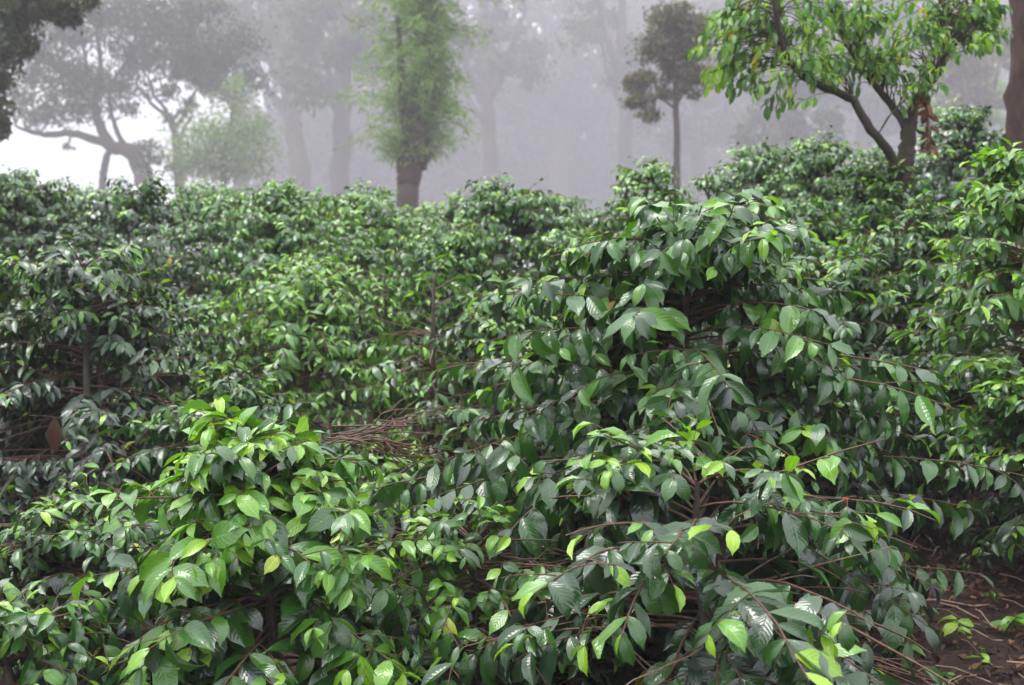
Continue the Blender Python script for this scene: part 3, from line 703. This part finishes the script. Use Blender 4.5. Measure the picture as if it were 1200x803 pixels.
# forked tree on the right, near: its leaves are big enough to be single parts
def forked_tree():
    rg = np.random.default_rng(91); Y = 9.6
    limbs = [
        [(1058, 236, 0, 0.082), (1060, 200, 0, 0.075), (1064, 165, 0, 0.066), (1066, 142, 0, 0.062)],
        [(1050, 205, 0, 0.059), (1042, 178, -.1, 0.041), (1018, 150, -.2, 0.038), (1000, 118, -.2, 0.036), (972, 105, -.25, 0.034), (945, 92, -.3, 0.033), (925, 72, -.3, 0.030), (914, 45, -.35, 0.026), (908, 0, -.4, 0.024), (900, -50, -.4, 0.020)],
        [(1062, 150, 0, 0.039), (1044, 122, .1, 0.033), (1025, 100, .1, 0.027), (1008, 78, .15, 0.024), (990, 45, .2, 0.020), (975, 15, .2, 0.017), (960, -30, .2, 0.013)],
        [(1068, 150, 0, 0.046), (1074, 118, 0, 0.041), (1092, 96, .05, 0.038), (1105, 72, .05, 0.039), (1110, 50, .05, 0.033), (1106, 20, .1, 0.030), (1100, -30, .1, 0.026)],
    ]
    P0, R0 = limb_line(limbs[0], Y); g = float(ground(P0[0, 0], P0[0, 1]))
    org = np.array((P0[0, 0], P0[0, 1], g))
    root = thing('forked_tree', 'near mossy tree forking low into three crooked limbs with long drooping leaves', 'tree', tuple(org))
    P0 = np.vstack([[P0[0, 0], P0[0, 1], g - .1], P0]); R0 = np.concatenate([[.15], R0])
    pts = []
    for k, sp in enumerate(limbs):
        P, R = (P0, R0) if k == 0 else limb_line(sp, Y)
        Q, rr = knob(P, R, rg, 24 if k == 0 else 34); pts.append(Q)
        V, F = tubes((Q - org)[None], rr[None], 10)
        link('trunk' if k == 0 else 'limb', mesh_np('limb', V, F, M_BARK), root)
    # shoots from the three limbs
    cl = [(845, 40, -.3, 25, 35, 12), (870, 60, -.3, 60, 50, 34), (850, 85, -.2, 25, 30, 12), (905, 105, -.5, 40, 25, 10), (930, 25, -.2, 60, 40, 34), (985, 30, 0, 50, 45, 34),
          (1000, 75, .1, 45, 40, 24), (1050, 20, 0, 60, 40, 34), (1075, 55, -.2, 50, 45, 34), (1085, 95, -.3, 28, 22, 12), (1130, 30, .2, 45, 35, 26), (1150, 15, .3, 30, 30, 12), (1160, 42, .2, 22, 12, 8), (1172, 12, .2, 20, 12, 8), (1135, 5, .1, 30, 20, 12),
          (870, 15, .1, 40, 30, 18), (960, 70, -.4, 40, 30, 18), (930, 118, -.5, 22, 12, 4), (1035, 60, .3, 50, 30, 18), (1145, 50, -.2, 30, 15, 8)]
    allp = np.vstack(pts[1:]); ST, EN = [], []
    for cx, cy, dy, rx, rz, n in cl:
        c = at(cx, cy, Y + dy); ax, az_ = rx / FPX * Y, rz / FPX * Y
        u = norm(rg.normal(0, 1, (n, 3))) * rg.random((n, 1)) ** .5
        e = c + u * np.array((ax, ax, az_)); 
        for q in e:
            ST.append(allp[np.argmin(np.linalg.norm(allp - q, axis=1) + rg.normal(0, .3, len(allp)))]); EN.append(q)
    ST, EN = np.array(ST), np.array(EN)
    mid = (ST + EN) / 2 + np.array((0, 0, .08)) + rg.normal(0, .04, ST.shape)
    TW = np.stack([ST, (ST + mid) / 2 + (0, 0, .03), mid, (mid + EN) / 2 + (0, 0, .02), EN], 1)
    V, F = tubes(TW - org, np.repeat((np.array((1, .8, .6, .45, .3)) * .006)[None], len(TW), 0), 4)
    link('twigs', mesh_np('twigs', V, F, M_BARK), root, kind='stuff')
    # whorls of leaves round each shoot end
    pos, al, up, sz, tn = [], [], [], [], []
    for s, e in zip(mid, EN):
        d = norm(e - s); n = int(rg.integers(4, 8)); base_t = .22 + .40 * rg.random(); warm = rg.random() < .03
        for j in range(n):
            a = j * 2.4 + rg.random(); x = norm(np.cross(d, (0, 0, 1.))); y = np.cross(d, x)
            v = x * math.cos(a) + y * math.sin(a)
            pos.append(e - d * .035 * j * .8); al.append(v * .8 + d * .5 + np.array((0, 0, -.15 - .6 * rg.random())))
            up.append(np.array((0, 0, 1.)) + v * .4 + rg.normal(0, .2, 3)); sz.append(.085 + .06 * rg.random())
            tn.append(.9 if warm and rg.random() < .5 else base_t + rg.normal(0, .08) + (.2 if rg.random() < .1 else 0))
    L = Leaves(np.array(pos), np.array(al), np.array(up), np.array(sz), np.array(tn), rg)
    PLANTS.append(dict(root=root, org=org, L=L, Y=Y, R=1.5, rg=rg, kind='tree', setn='broad', shapes=SH_BROAD, mat=M_TLEAF))
    return pts
fpts = forked_tree()
# dead leaf bunch hanging beside the forked tree's trunk
def dead_bunch():
    rg = np.random.default_rng(12); Y = 9.3
    org = at(1086, 108, Y)
    root = thing('dead_leaf_bunch', 'bunch of curled dead brown leaves hanging from the fork of the near tree', 'dead leaves', tuple(org))
    P = np.array([at(1080, 103, Y), at(1087, 120, Y), at(1089, 150, Y), at(1088, 172, Y)]) - org
    V, F = tubes(resample(P, 10)[None], np.linspace(.012, .004, 10)[None], 5); link('stalk', mesh_np('stalk', V, F, M_DRYTWIG), root)
    n = 46; t = rg.random(n); p = np.array([P[min(2, int(v * 3))] * (1 - (v * 3 % 1)) + P[min(2, int(v * 3)) + 1] * (v * 3 % 1) for v in t]) + org
    al = rg.normal(0, .35, (n, 3)) + (0, 0, -1); L = Leaves(p, al, rg.normal(0, 1, (n, 3)), .09 + .07 * rg.random(n), .3 + .6 * rg.random(n), rg)
    single_leaves(L, np.arange(n), 'dead', SH_DEAD, M_DEAD, root, org, rg)
dead_bunch()
# single dead leaf caught in the shaded round bush
def lone_dead(label, px, py, Y, size, al, up, tone=.4):
    p = at(px, py, Y); rg = np.random.default_rng(int(px))
    L = Leaves(p[None], np.array([al], float), np.array([up], float), np.array([size]), np.array([tone]), rg)
    o = bpy.data.objects.new('dead_leaf', leaf_mesh('dead', SH_DEAD, 1, int(tone * 10), M_DEAD)); COL.objects.link(o)
    o.rotation_mode = 'QUATERNION'; o.location = p.tolist(); o.scale = (size,) * 3
    x, y, z = L.x[0], L.y[0], L.z[0]
    o.rotation_quaternion = Matrix(((x[0], y[0], z[0]), (x[1], y[1], z[1]), (x[2], y[2], z[2]))).to_quaternion()
    o['label'] = label; o['category'] = 'dead leaf'
lone_dead('dead brown leaf hanging point down in the dark middle of the shaded round bush', 64, 490, 6.0, .19, (0, 0, -1), (.2, -1, 0), .35)

# reddish trunk at the right edge
tree('tall_tree', 'straight red-brown trunk standing at the picture edge behind the lime shoots', 10.8,
     [[(1190, 262, 0, .11), (1192, 165, 0, .10), (1194, 80, 0, .095), (1197, 0, 0, .09), (1200, -110, 0, .08)], [(1196, -40, 0, .04), (1215, -90, 0, .03), (1240, -140, .2, .02)]],
     [(1225, -130, 0, 60, 40, 500)], M_BARKRED, M_DARKTREE, SH_FAR, .13, 1)
# feathery tree in the centre
def feathery():
    rg = np.random.default_rng(44); Y = 60.0; K = 2.6
    P, R = limb_line([(478, 240, 0, .22), (478, 215, 0, .24), (482, 190, 0, .30), (488, 175, 0, .33), (490, 150, 0, .25), (494, 110, 0, .2), (498, 60, 0, .2), (500, 10, 0, .19), (501, -60, 0, .17), (502, -180, 0, .13)], Y); R = R * K
    g = float(ground(P[0, 0], P[0, 1])); org = np.array((P[0, 0], P[0, 1], g))
    root = thing('feathery_tree', 'tree clothed from waist to top in feathery pale green sprays, trunk bare at its foot', 'tree', tuple(org))
    P = np.vstack([[P[0, 0], P[0, 1], g - .2], P]); R = np.concatenate([[.62], R])
    Q, rr = knob(P, R, rg, 40); V, F = tubes((Q - org)[None], rr[None], 12); link('trunk', mesh_np('trunk', V, F, M_BARKRED), root)
    for sp in ([(486, 172, -.1, .13), (476, 150, -.2, .11), (472, 110, -.2, .09), (468, 60, -.1, .07), (466, 20, 0, .05)], ):
        P, R = limb_line(sp, Y); q, r_ = knob(P, R * K, rg, 16); V, F = tubes((q - org)[None], r_[None], 8); link('limb', mesh_np('limb', V, F, M_BARKRED), root)
    # sprays: arching shoots all round the trunk, width following the outline of the tree
    zs = [190, 175, 150, 120, 90, 60, 30, 0, -60, -170]; wl = [14, 48, 66, 68, 62, 60, 58, 58, 50, 20]; wr = [10, 34, 55, 58, 40, 44, 46, 52, 46, 20]
    n = 760; py = rg.uniform(-170, 188, n); az = rg.random(n) * 2 * np.pi
    wid = np.where(np.cos(az) < 0, np.interp(-py, -np.array(zs), wl), np.interp(-py, -np.array(zs), wr))
    clump = np.sin(py * .21 + 2.1 * np.cos(az) + .8 * np.sin(az)) * np.sin(py * .083 + 1.2 + az * 2)
    wid = wid * (.80 + .75 * clump); kp = (rg.random(n) < .55 + .6 * clump) & ((np.sin(az) > -.3) | (rg.random(n) < .7))
    py, az, wid = py[kp], az[kp], wid[kp]; n = len(py)
    st = np.array([at(488 + 12 * (188 - y) / 188 * .8, y, Y) for y in py])
    ln = wid / FPX * Y * (.45 + .85 * rg.random(n)) * 1.15
    el = np.radians(rg.uniform(5, 50, n))
    d0 = np.stack([np.cos(az) * np.cos(el), np.sin(az) * np.cos(el), np.sin(el)], -1)
    Pb = grow(st, d0, np.maximum(ln, .2), 7, .22 * np.ones(n), rg)
    V, F = tubes(Pb - org, np.repeat(np.linspace(.026, .006, 8)[None], n, 0), 3); link('twigs', mesh_np('twigs', V, F, M_BARKGREY), root, kind='stuff')
    pos, al, tn = [], [], []
    K = 84
    for k in range(K):
        t = 1.2 + 5.7 * (k + rg.random(n)) / K; i = np.minimum(t.astype(int), 6); fr = (t - i)[:, None]
        p = Pb[np.arange(n), i] * (1 - fr) + Pb[np.arange(n), i + 1] * fr; d = norm(Pb[np.arange(n), i + 1] - Pb[np.arange(n), i])
        pos.append(p + rg.normal(0, .24, p.shape)); al.append(d * .7 + rg.normal(0, .7, p.shape) + (0, 0, -.25)); tn.append(.25 + .5 * rg.random(n))
    pos = np.vstack(pos); al = np.vstack(al); tn = np.concatenate(tn)
    L = Leaves(pos, al, rg.normal(0, .6, pos.shape) + (0, 0, 1), .32 + .28 * rg.random(len(pos)), tn, rg)
    link('crown', joined_leaves(L, np.arange(len(pos)), [NARROW], M_FEATHER, 'crown', org, rg), root, kind='stuff')
feathery()
# thin small tree
tree('small_tree', 'thin-stemmed small tree with an olive and rusty crown standing alone in the fog', 21.0,
     [[(793, 215, 0, .07), (793, 170, 0, .06), (792, 130, 0, .055), (791, 95, 0, .05), (790, 60, 0, .035), (789, 30, 0, .02)],
      [(792, 128, 0, .03), (778, 118, -.1, .022), (765, 112, -.1, .016), (750, 108, -.1, .01)],
      [(792, 125, 0, .03), (803, 105, .1, .022), (815, 88, .1, .014)], [(791, 95, 0, .025), (780, 70, .1, .018), (772, 48, .1, .01)]],
     [(788, 26, 0, 30, 20, 2000), (812, 52, 0, 26, 22, 1700), (770, 58, 0, 24, 20, 1300), (803, 84, .1, 32, 16, 1400), (825, 90, 0, 14, 13, 600), (755, 90, 0, 18, 12, 700),
      (748, 115, -.1, 17, 10, 750), (760, 135, -.1, 13, 8, 420), (780, 110, 0, 14, 9, 350), (740, 96, 0, 8, 8, 250), (810, 106, 0, 16, 7, 300), (822, 30, 0, 14, 12, 500), (798, 8, 0, 14, 6, 350)],
     M_BARKGREY, M_OLIVE, DIAMOND, .085, 2, twig_r=.014, tone=(.05, .95), sides=8, K=2.8, n_sub=30, fat=.34)
# leafy branch tree at the left edge
tree('edge_tree', 'dark leafy tree leaning in from the top corner, trunk out of the picture', 19.0,
     [[(-40, 230, 0, .2), (-30, 150, 0, .18), (-15, 90, 0, .14), (8, 50, 0, .09), (18, 10, 0, .07), (20, -60, 0, .05)],
      [(8, 50, 0, .05), (25, 22, 0, .04), (40, 20, 0, .035), (62, 25, 0, .02)], [(-10, 100, 0, .05), (5, 80, -.2, .04), (20, 65, -.2, .025)]],
     [(5, 15, 0, 34, 24, 2600), (12, 48, 0, 26, 18, 2000), (-5, 80, 0, 20, 20, 1400), (-6, 130, 0, 16, 24, 1300), (0, 155, 0, 8, 10, 300), (72, 12, 0, 30, 12, 1400), (40, -10, 0, 40, 16, 1800), (95, 2, 0, 20, 10, 600)],
     M_BARKGREY, M_DARKTREE, DIAMOND, .11, 3, tone=(.2, 1.0), K=1.7)
# spreading misty tree
tree('spreading_tree', 'broad misty tree with one long limb reaching sideways low over the white sky', 48.0,
     [[(168, 225, 0, 0.413), (166, 198, 0, 0.385), (150, 178, 0, 0.330), (132, 172, 0, 0.275), (118, 150, 0, 0.220), (112, 120, 0, 0.165), (118, 80, 0, 0.121), (112, 30, 0, 0.083)],
      [(132, 172, 0, 0.209), (105, 162, 0, 0.182), (80, 156, 0, 0.154), (55, 158, 0, 0.132), (35, 154, 0, 0.099), (18, 148, 0, 0.055)],
      [(150, 178, 0, 0.138), (140, 160, 0, 0.121), (132, 138, 0, 0.099), (128, 112, .4, 0.083), (136, 90, .4, 0.066), (150, 68, .4, 0.055)],
      [(118, 245, 0, 0.165), (121, 205, 0, 0.165), (124, 190, 0, 0.154), (128, 176, 0, 0.138)], [(112, 130, 0, 0.110), (92, 105, 0, 0.088), (72, 84, 0, 0.066), (50, 68, 0, 0.044)],
      [(110, 100, 0, 0.083), (100, 70, 0, 0.066), (96, 40, 0, 0.055)]],
     [(60, 70, 0, 28, 20, 697), (95, 85, 0, 30, 18, 790), (70, 120, 0, 26, 16, 604), (100, 128, 0, 20, 16, 418), (50, 140, 0, 16, 8, 232), (95, 45, 0, 34, 18, 930), (130, 25, 0, 40, 20, 1116),
      (50, 30, 0, 34, 18, 790), (150, 60, 1, 25, 14, 511), (140, 118, 0, 12, 8, 116), (157, 128, 0, 9, 5, 69), (172, 172, 0, 16, 10, 232), (185, 186, 0, 14, 8, 139), (20, 108, 0, 14, 10, 232), (28, 60, 0, 16, 14, 279), (78, 172, 0, 5, 3, 32),
      (70, 95, 0, 40, 24, 975), (118, 100, 0, 24, 20, 600), (35, 85, 0, 20, 18, 450), (40, 125, 0, 26, 10, 375), (150, 100, 1, 22, 16, 450), (165, 75, 1, 30, 14, 675), (170, 35, 1, 30, 16, 744), (90, 5, 0, 45, 14, 1023), (160, 0, 0, 40, 14, 930), (40, -5, 0, 40, 14, 837)],
     M_BARKGREY, M_DARKTREE, DIAMOND, .21, 4, n_sub=36, twig_r=.035, tone=(.2, .9), K=3.4, fat=.7)
# snaking misty tree
tree('snaking_tree', 'misty tree with snaking bare limbs against the white sky behind the pale shrub', 52.0,
     [[(210, 225, 0, 0.248), (208, 180, 0, 0.220), (205, 155, 0, 0.187), (198, 136, 0, 0.154)],
      [(200, 142, 0, 0.121), (190, 132, 0, 0.099), (178, 122, 0, 0.088), (168, 108, 0, 0.077), (160, 98, 0, 0.066), (164, 88, 0, 0.044)],
      [(198, 138, 0, 0.110), (192, 125, 0, 0.088), (180, 112, 0, 0.077), (174, 92, 0, 0.066), (168, 84, 0, 0.039)],
      [(206, 150, 0, 0.110), (216, 135, 0, 0.094), (222, 118, 0, 0.077), (232, 105, 0, 0.055), (245, 98, 0, 0.033)],
      [(210, 170, 0, 0.110), (216, 150, 0, 0.088), (222, 140, 0, 0.055)]],
     [(225, 70, 0, 44, 22, 1040), (260, 105, 0, 26, 16, 640), (190, 105, 0, 18, 10, 208), (218, 125, 0, 12, 8, 173), (235, 90, 0, 24, 14, 446), (205, 85, 0, 14, 9, 173), (248, 70, 0, 30, 18, 744), (215, 52, 0, 34, 18, 843), (190, 22, 0, 40, 20, 992), (230, 5, 0, 50, 16, 1091), (280, 50, 0, 30, 20, 744), (300, 90, 0, 20, 14, 347), (195, 134, 0, 7, 5, 59), (205, 190, 0, 16, 10, 198)],
     M_BARKGREY, M_DARKTREE, DIAMOND, .25, 5, fat=.62, n_sub=36, twig_r=.045, tone=(.1, .8), K=3.1)
# pale green shrub tree
tree('pale_tree', 'pale green bushy sapling glowing in the mist below the snaking limbs', 34.0,
     [[(262, 225, 0, .10), (264, 180, 0, .09), (272, 140, 0, .06), (274, 110, 0, .03)], [(264, 165, 0, .05), (250, 148, 0, .03), (240, 140, 0, .02)], [(268, 160, 0, .05), (288, 150, 0, .03), (305, 148, 0, .02)]],
     [(273, 122, 0, 12, 16, 350), (278, 100, 0, 8, 10, 112), (245, 160, 0, 26, 20, 1680), (275, 168, 0, 34, 20, 2100), (300, 152, 0, 18, 12, 700), (230, 185, 0, 24, 20, 1400), (262, 195, 0, 44, 16, 1819)],
     M_BARKGREY, M_GREENTREE, DIAMOND, .12, 6, tone=(.0, .6), fat=1.0, K=4.0, n_sub=110)

# tall forest trees fading in the fog: (label, Y, trunk line px/py/r, crown clumps)
def fog_tree(seed, label, Y, x0, r, lean, ytop, wid, n, forks=3, low=60, size=.42, mat=M_DARKTREE, K=5.0):
    rg = np.random.default_rng(seed * 13 + 5)
    r *= .75
    tr = [(x0, 225, 0, r), (x0 + lean * .35, 150, 0, r * .85), (x0 + lean * .7, 90, 0, r * .7), (x0 + lean, 30, 0, r * .55), (x0 + lean * 1.1, -40, 0, r * .4)]
    limbs = [tr]
    for k in range(forks):
        s = 1 if k % 2 else -1; y0 = rg.uniform(80, 150); xx = x0 + lean * (225 - y0) / 195
        L_ = rg.uniform(.45, .85) * wid
        limbs.append([(xx, y0, 0, r * .5), (xx + s * L_ * .35, y0 - 22, rg.normal(0, 1), r * .4), (xx + s * L_ * .7, y0 - 50 - rg.uniform(0, 20), rg.normal(0, 1.5), r * .28), (xx + s * L_, y0 - 100, rg.normal(0, 2), r * .12)])
    cl = []
    m = int(10 + wid / 7)
    for k in range(m):
        cl.append((x0 + lean * .8 + rg.uniform(-1, 1) * wid, rg.uniform(ytop, low), rg.normal(0, 2.5), rg.uniform(.22, .42) * wid, rg.uniform(12, 24), int(n / m)))
    tree('forest_tree', label, Y, limbs, cl, M_BARKGREY, mat, DIAMOND, size, 100 + seed, n_sub=60, twig_r=.06, group='tall forest trees fading in the fog', tone=(.05, .8), K=K)
fog_tree(1, 'forest tree right of the pale sapling with a leaning fork in the fog', 58, 352, .75, -22, -60, 60, 9000, 4, 100)
fog_tree(2, 'forest tree with a thick straight trunk just left of the feathery tree', 62, 398, .8, 8, -60, 50, 8000, 3, 110, K=3.9)
fog_tree(3, 'forest tree faint behind the feathery tree', 72, 470, .8, 10, -60, 60, 7000, 3, 120)
fog_tree(4, 'forest tree faint in the fog right of the feathery tree', 76, 575, .8, -8, -60, 62, 6500, 5, 110, K=3.9)
fog_tree(5, 'forest tree faint above the bright holes in the foliage', 80, 655, .9, 10, -60, 70, 11000, 3, 150)
fog_tree(6, 'forest tree faint left of the thin small tree', 78, 735, .8, -6, -60, 52, 5200, 5, 100, K=3.7)
fog_tree(7, 'forest tree faint behind the crown of the thin small tree', 70, 815, .7, 8, -20, 60, 9000, 3, 180)
fog_tree(8, 'forest tree behind the left limb of the forked tree', 66, 905, .7, 6, -30, 60, 9000, 3, 190, K=3.4)
fog_tree(9, 'forest tree with a high crown over the snaking limbs', 66, 285, .6, -12, -70, 70, 9000, 4, 62)
fog_tree(10, 'forest tree on the far hillside behind the fork of the near tree', 60, 1010, .6, 6, -20, 60, 9000, 3, 170)
fog_tree(11, 'forest tree with brownish foliage on the hillside beside the red-brown trunk', 38, 1150, .3, 4, 20, 50, 9000, 3, 130, size=.25, mat=M_OLIVE)
fog_tree(12, 'green forest tree on the hillside between the forked tree and the edge trunk', 44, 1115, .3, -6, 40, 50, 8000, 3, 150, size=.25, mat=M_GREENTREE)

def far_woods():
    rg = np.random.default_rng(8); n = 60000
    nb = 240
    cx = rg.uniform(310, 1330, nb); cy = 235 - 270 * rg.random(nb) ** 2.0; Yk = rg.uniform(425, 475, nb)
    # the sky still shows through a few ragged holes
    c = np.array([at(a, b, y) for a, b, y in zip(cx, cy, Yk)])
    k = rg.integers(0, nb, n); p = c[k] + rg.normal(0, 1, (n, 3)) * np.array((9.2, 6.0, 6.8))
    X, Yp, D = proj(p)
    m = np.ones(n, bool)
    for hx, hy, hr in ((684, 160, 12), (660, 140, 5), (700, 150, 6), (662, 187, 5), (598, 60, 6), (575, 172, 6), (540, 78, 5), (632, 35, 10), (605, 8, 12), (640, 0, 10), (440, 45, 8), (345, 85, 12), (335, 70, 8), (725, 25, 5)):
        m &= ((X - hx) ** 2 + (Yp - hy) ** 2 > (hr * (1 + .35 * rg.normal(0, 1, n))) ** 2)
    p = p[m]; n = len(p)
    L = Leaves(p, rg.normal(0, 1, (n, 3)), rg.normal(0, 1, (n, 3)), 3.8 + 3.4 * rg.random(n), .1 + .6 * rg.random(n), rg)
    o = link('far_woods', joined_leaves(L, np.arange(n), [DIAMOND], M_DARKTREE, 'far_woods', np.zeros(3), rg), kind='stuff')
    o['label'] = 'grey mass of forest foliage lost in the fog behind everything'; o['category'] = 'forest'
far_woods()

# ------------------------------------------------------------------ ground litter and seedlings
def litter():
    rg = np.random.default_rng(31); n = 13000
    x = rg.uniform(.2, 5.5, n); y = rg.uniform(3.2, 9.5, n); z = ground(x, y) + .03 + rg.random(n) * .02
    al = rg.normal(0, 1, (n, 3)); al[:, 2] *= .25
    L = Leaves(np.stack([x, y, z], -1), al, rg.normal(0, .35, (n, 3)) + (0, 0, 1), .03 + .055 * rg.random(n), rg.random(n) ** 2.6, rg)
    o = link('fallen_leaves', joined_leaves(L, np.arange(n), SH_DEAD, M_DEAD, 'fallen_leaves', np.zeros(3), rg), kind='stuff')
    o['label'] = 'brown fallen leaves littering the dark soil at the lower right'; o['category'] = 'fallen leaves'
    m = 420; x = rg.uniform(.8, 4.5, m); y = rg.uniform(3.4, 8.5, m); a = rg.random(m) * 3.14; l = rg.uniform(.08, .45, m)
    t = np.linspace(-.5, .5, 5)
    X = x[:, None] + np.cos(a)[:, None] * t * l[:, None]; Y = y[:, None] + np.sin(a)[:, None] * t * l[:, None]
    Z = ground(X, Y) + .035 + .02 * rg.random((m, 1)) + .02 * np.sin(t * 5)[None]
    V, F = tubes(np.stack([X, Y, Z], -1), np.repeat(rg.uniform(.0015, .006, m)[:, None], 5, 1), 4)
    o = link('fallen_twigs', mesh_np('fallen_twigs', V, F, M_DRYTWIG), kind='stuff')
    o['label'] = 'thin dry twigs strewn over the dark soil'; o['category'] = 'fallen twigs'
litter()
def clods():
    import bmesh
    rg = np.random.default_rng(63); bm = bmesh.new(); bmesh.ops.create_icosphere(bm, subdivisions=1, radius=1)
    bv = np.array([v.co[:] for v in bm.verts]); bf = np.array([[v.index for v in f.verts] for f in bm.faces]); bm.free()
    n = 1500; x = rg.uniform(.6, 5.0, n); y = rg.uniform(3.3, 8.5, n); sz = .006 + .022 * rg.random(n) ** 3
    V = bv[None] * (1 + rg.normal(0, .18, (n, len(bv), 1))) * sz[:, None, None] * np.array((1, 1, .7))
    V = V + np.stack([x, y, ground(x, y) + .045 + sz * .2], -1)[:, None]
    F = (bf[None] + (np.arange(n) * len(bv))[:, None, None]).reshape(-1, 3)
    o = link('soil_clods', mesh_np('soil_clods', V.reshape(-1, 3), F, M_SOIL, smooth=False), kind='stuff')
    o['label'] = 'small clods of damp red-brown earth on the open soil'; o['category'] = 'soil'
clods()
def seedling(label, px, py, n, size, tone, seed, stem_dir=(0, 0, 1), stem_len=.12, name='seedling'):
    rg = np.random.default_rng(seed)
    # stand it on the ground where the sight line through px, py meets it
    Y = 4.0
    for k in range(400):
        p = at(px, py, Y)
        if p[2] <= float(ground(p[0], p[1])) + .03: break
        Y += .02
    org = np.array((p[0], p[1], float(ground(p[0], p[1]))))
    root = thing(name, label, 'seedling', tuple(org))
    d = norm(np.array(stem_dir, float)); P = np.array([(0, 0, -.03), d * stem_len * .5, d * stem_len + (0, 0, .01)])
    V, F = tubes(resample(P, 6)[None], np.linspace(.004, .002, 6)[None], 5); link('stem', mesh_np('stem', V, F, M_GREENTWIG), root)
    a = np.arange(n) * 2.4 + rg.random(); t = .5 + .5 * np.arange(n) / max(1, n - 1)
    pos = org + d * stem_len * t[:, None]
    al = np.stack([np.cos(a), np.sin(a), .25 - .4 * rg.random(n)], -1)
    L = Leaves(pos, al, np.array((0, -.4, 1.)) + rg.normal(0, .2, (n, 3)), size * (.7 + .5 * rg.random(n)), tone + rg.normal(0, .06, n), rg)
    single_leaves(L, np.arange(n), 'near', SH_NEAR, M_LEAF, root, org, rg)
seedling('bright lime seedling alone on the soil, right of the broad bush', 1122, 748, 7, .11, .78, 1)
seedling('seedling with long pale leaves lying by the picture edge', 1180, 735, 6, .15, .5, 2, (.2, -.3, .6), .1)
seedling('tiny seedling with three yellow-green leaves near the bottom corner', 1150, 785, 4, .08, .7, 3)
seedling('dull green seedling in the leaf litter under the dark overhanging bush', 1125, 640, 6, .09, .4, 4)
seedling('small seedling by the foot of the broad bush, where its twigs touch soil', 1060, 770, 6, .12, .45, 5, (-.2, 0, .6))
seedling('seedling with narrow dark leaves deeper in the shade under the bushes', 1170, 620, 5, .09, .35, 6)

seedling('three-leaved seedling left of the bright lime one, among dry twigs', 1085, 735, 3, .08, .5, 7)
seedling('tuft of small mid-green leaves right of the bright lime seedling', 1160, 700, 8, .06, .45, 8, (.1, 0, 1), .06)
seedling('low weed with rounded leaves at the very bottom of the open soil', 1110, 795, 7, .07, .42, 9, (0, 0, 1), .05)
finish_plants()

# ------------------------------------------------------------------ haze
def haze():
    m, t = newmat('morning_fog'); v = N(t, 'ShaderNodeVolumePrincipled')
    v.inputs['Color'].default_value = (0.97, 0.935, 1.0, 1); v.inputs['Density'].default_value = HAZE_DENSITY
    v.inputs['Anisotropy'].default_value = 0.0
    o_ = N(t, 'ShaderNodeOutputMaterial'); t.links.new(v.outputs[0], o_.inputs['Volume'])
    x, y0, y1, z0, z1 = 320., -50., 530., -14., 205.
    V = np.array([(-x, y0, z0), (x, y0, z0), (x, y1, z0), (-x, y1, z0), (-x, y0, z1), (x, y0, z1), (x, y1, z1), (-x, y1, z1)])
    F = np.array([(0, 3, 2, 1), (4, 5, 6, 7), (0, 1, 5, 4), (1, 2, 6, 5), (2, 3, 7, 6), (3, 0, 4, 7)])
    link('haze', mesh_np('haze', V, F, m, smooth=False), kind='stuff')
haze()
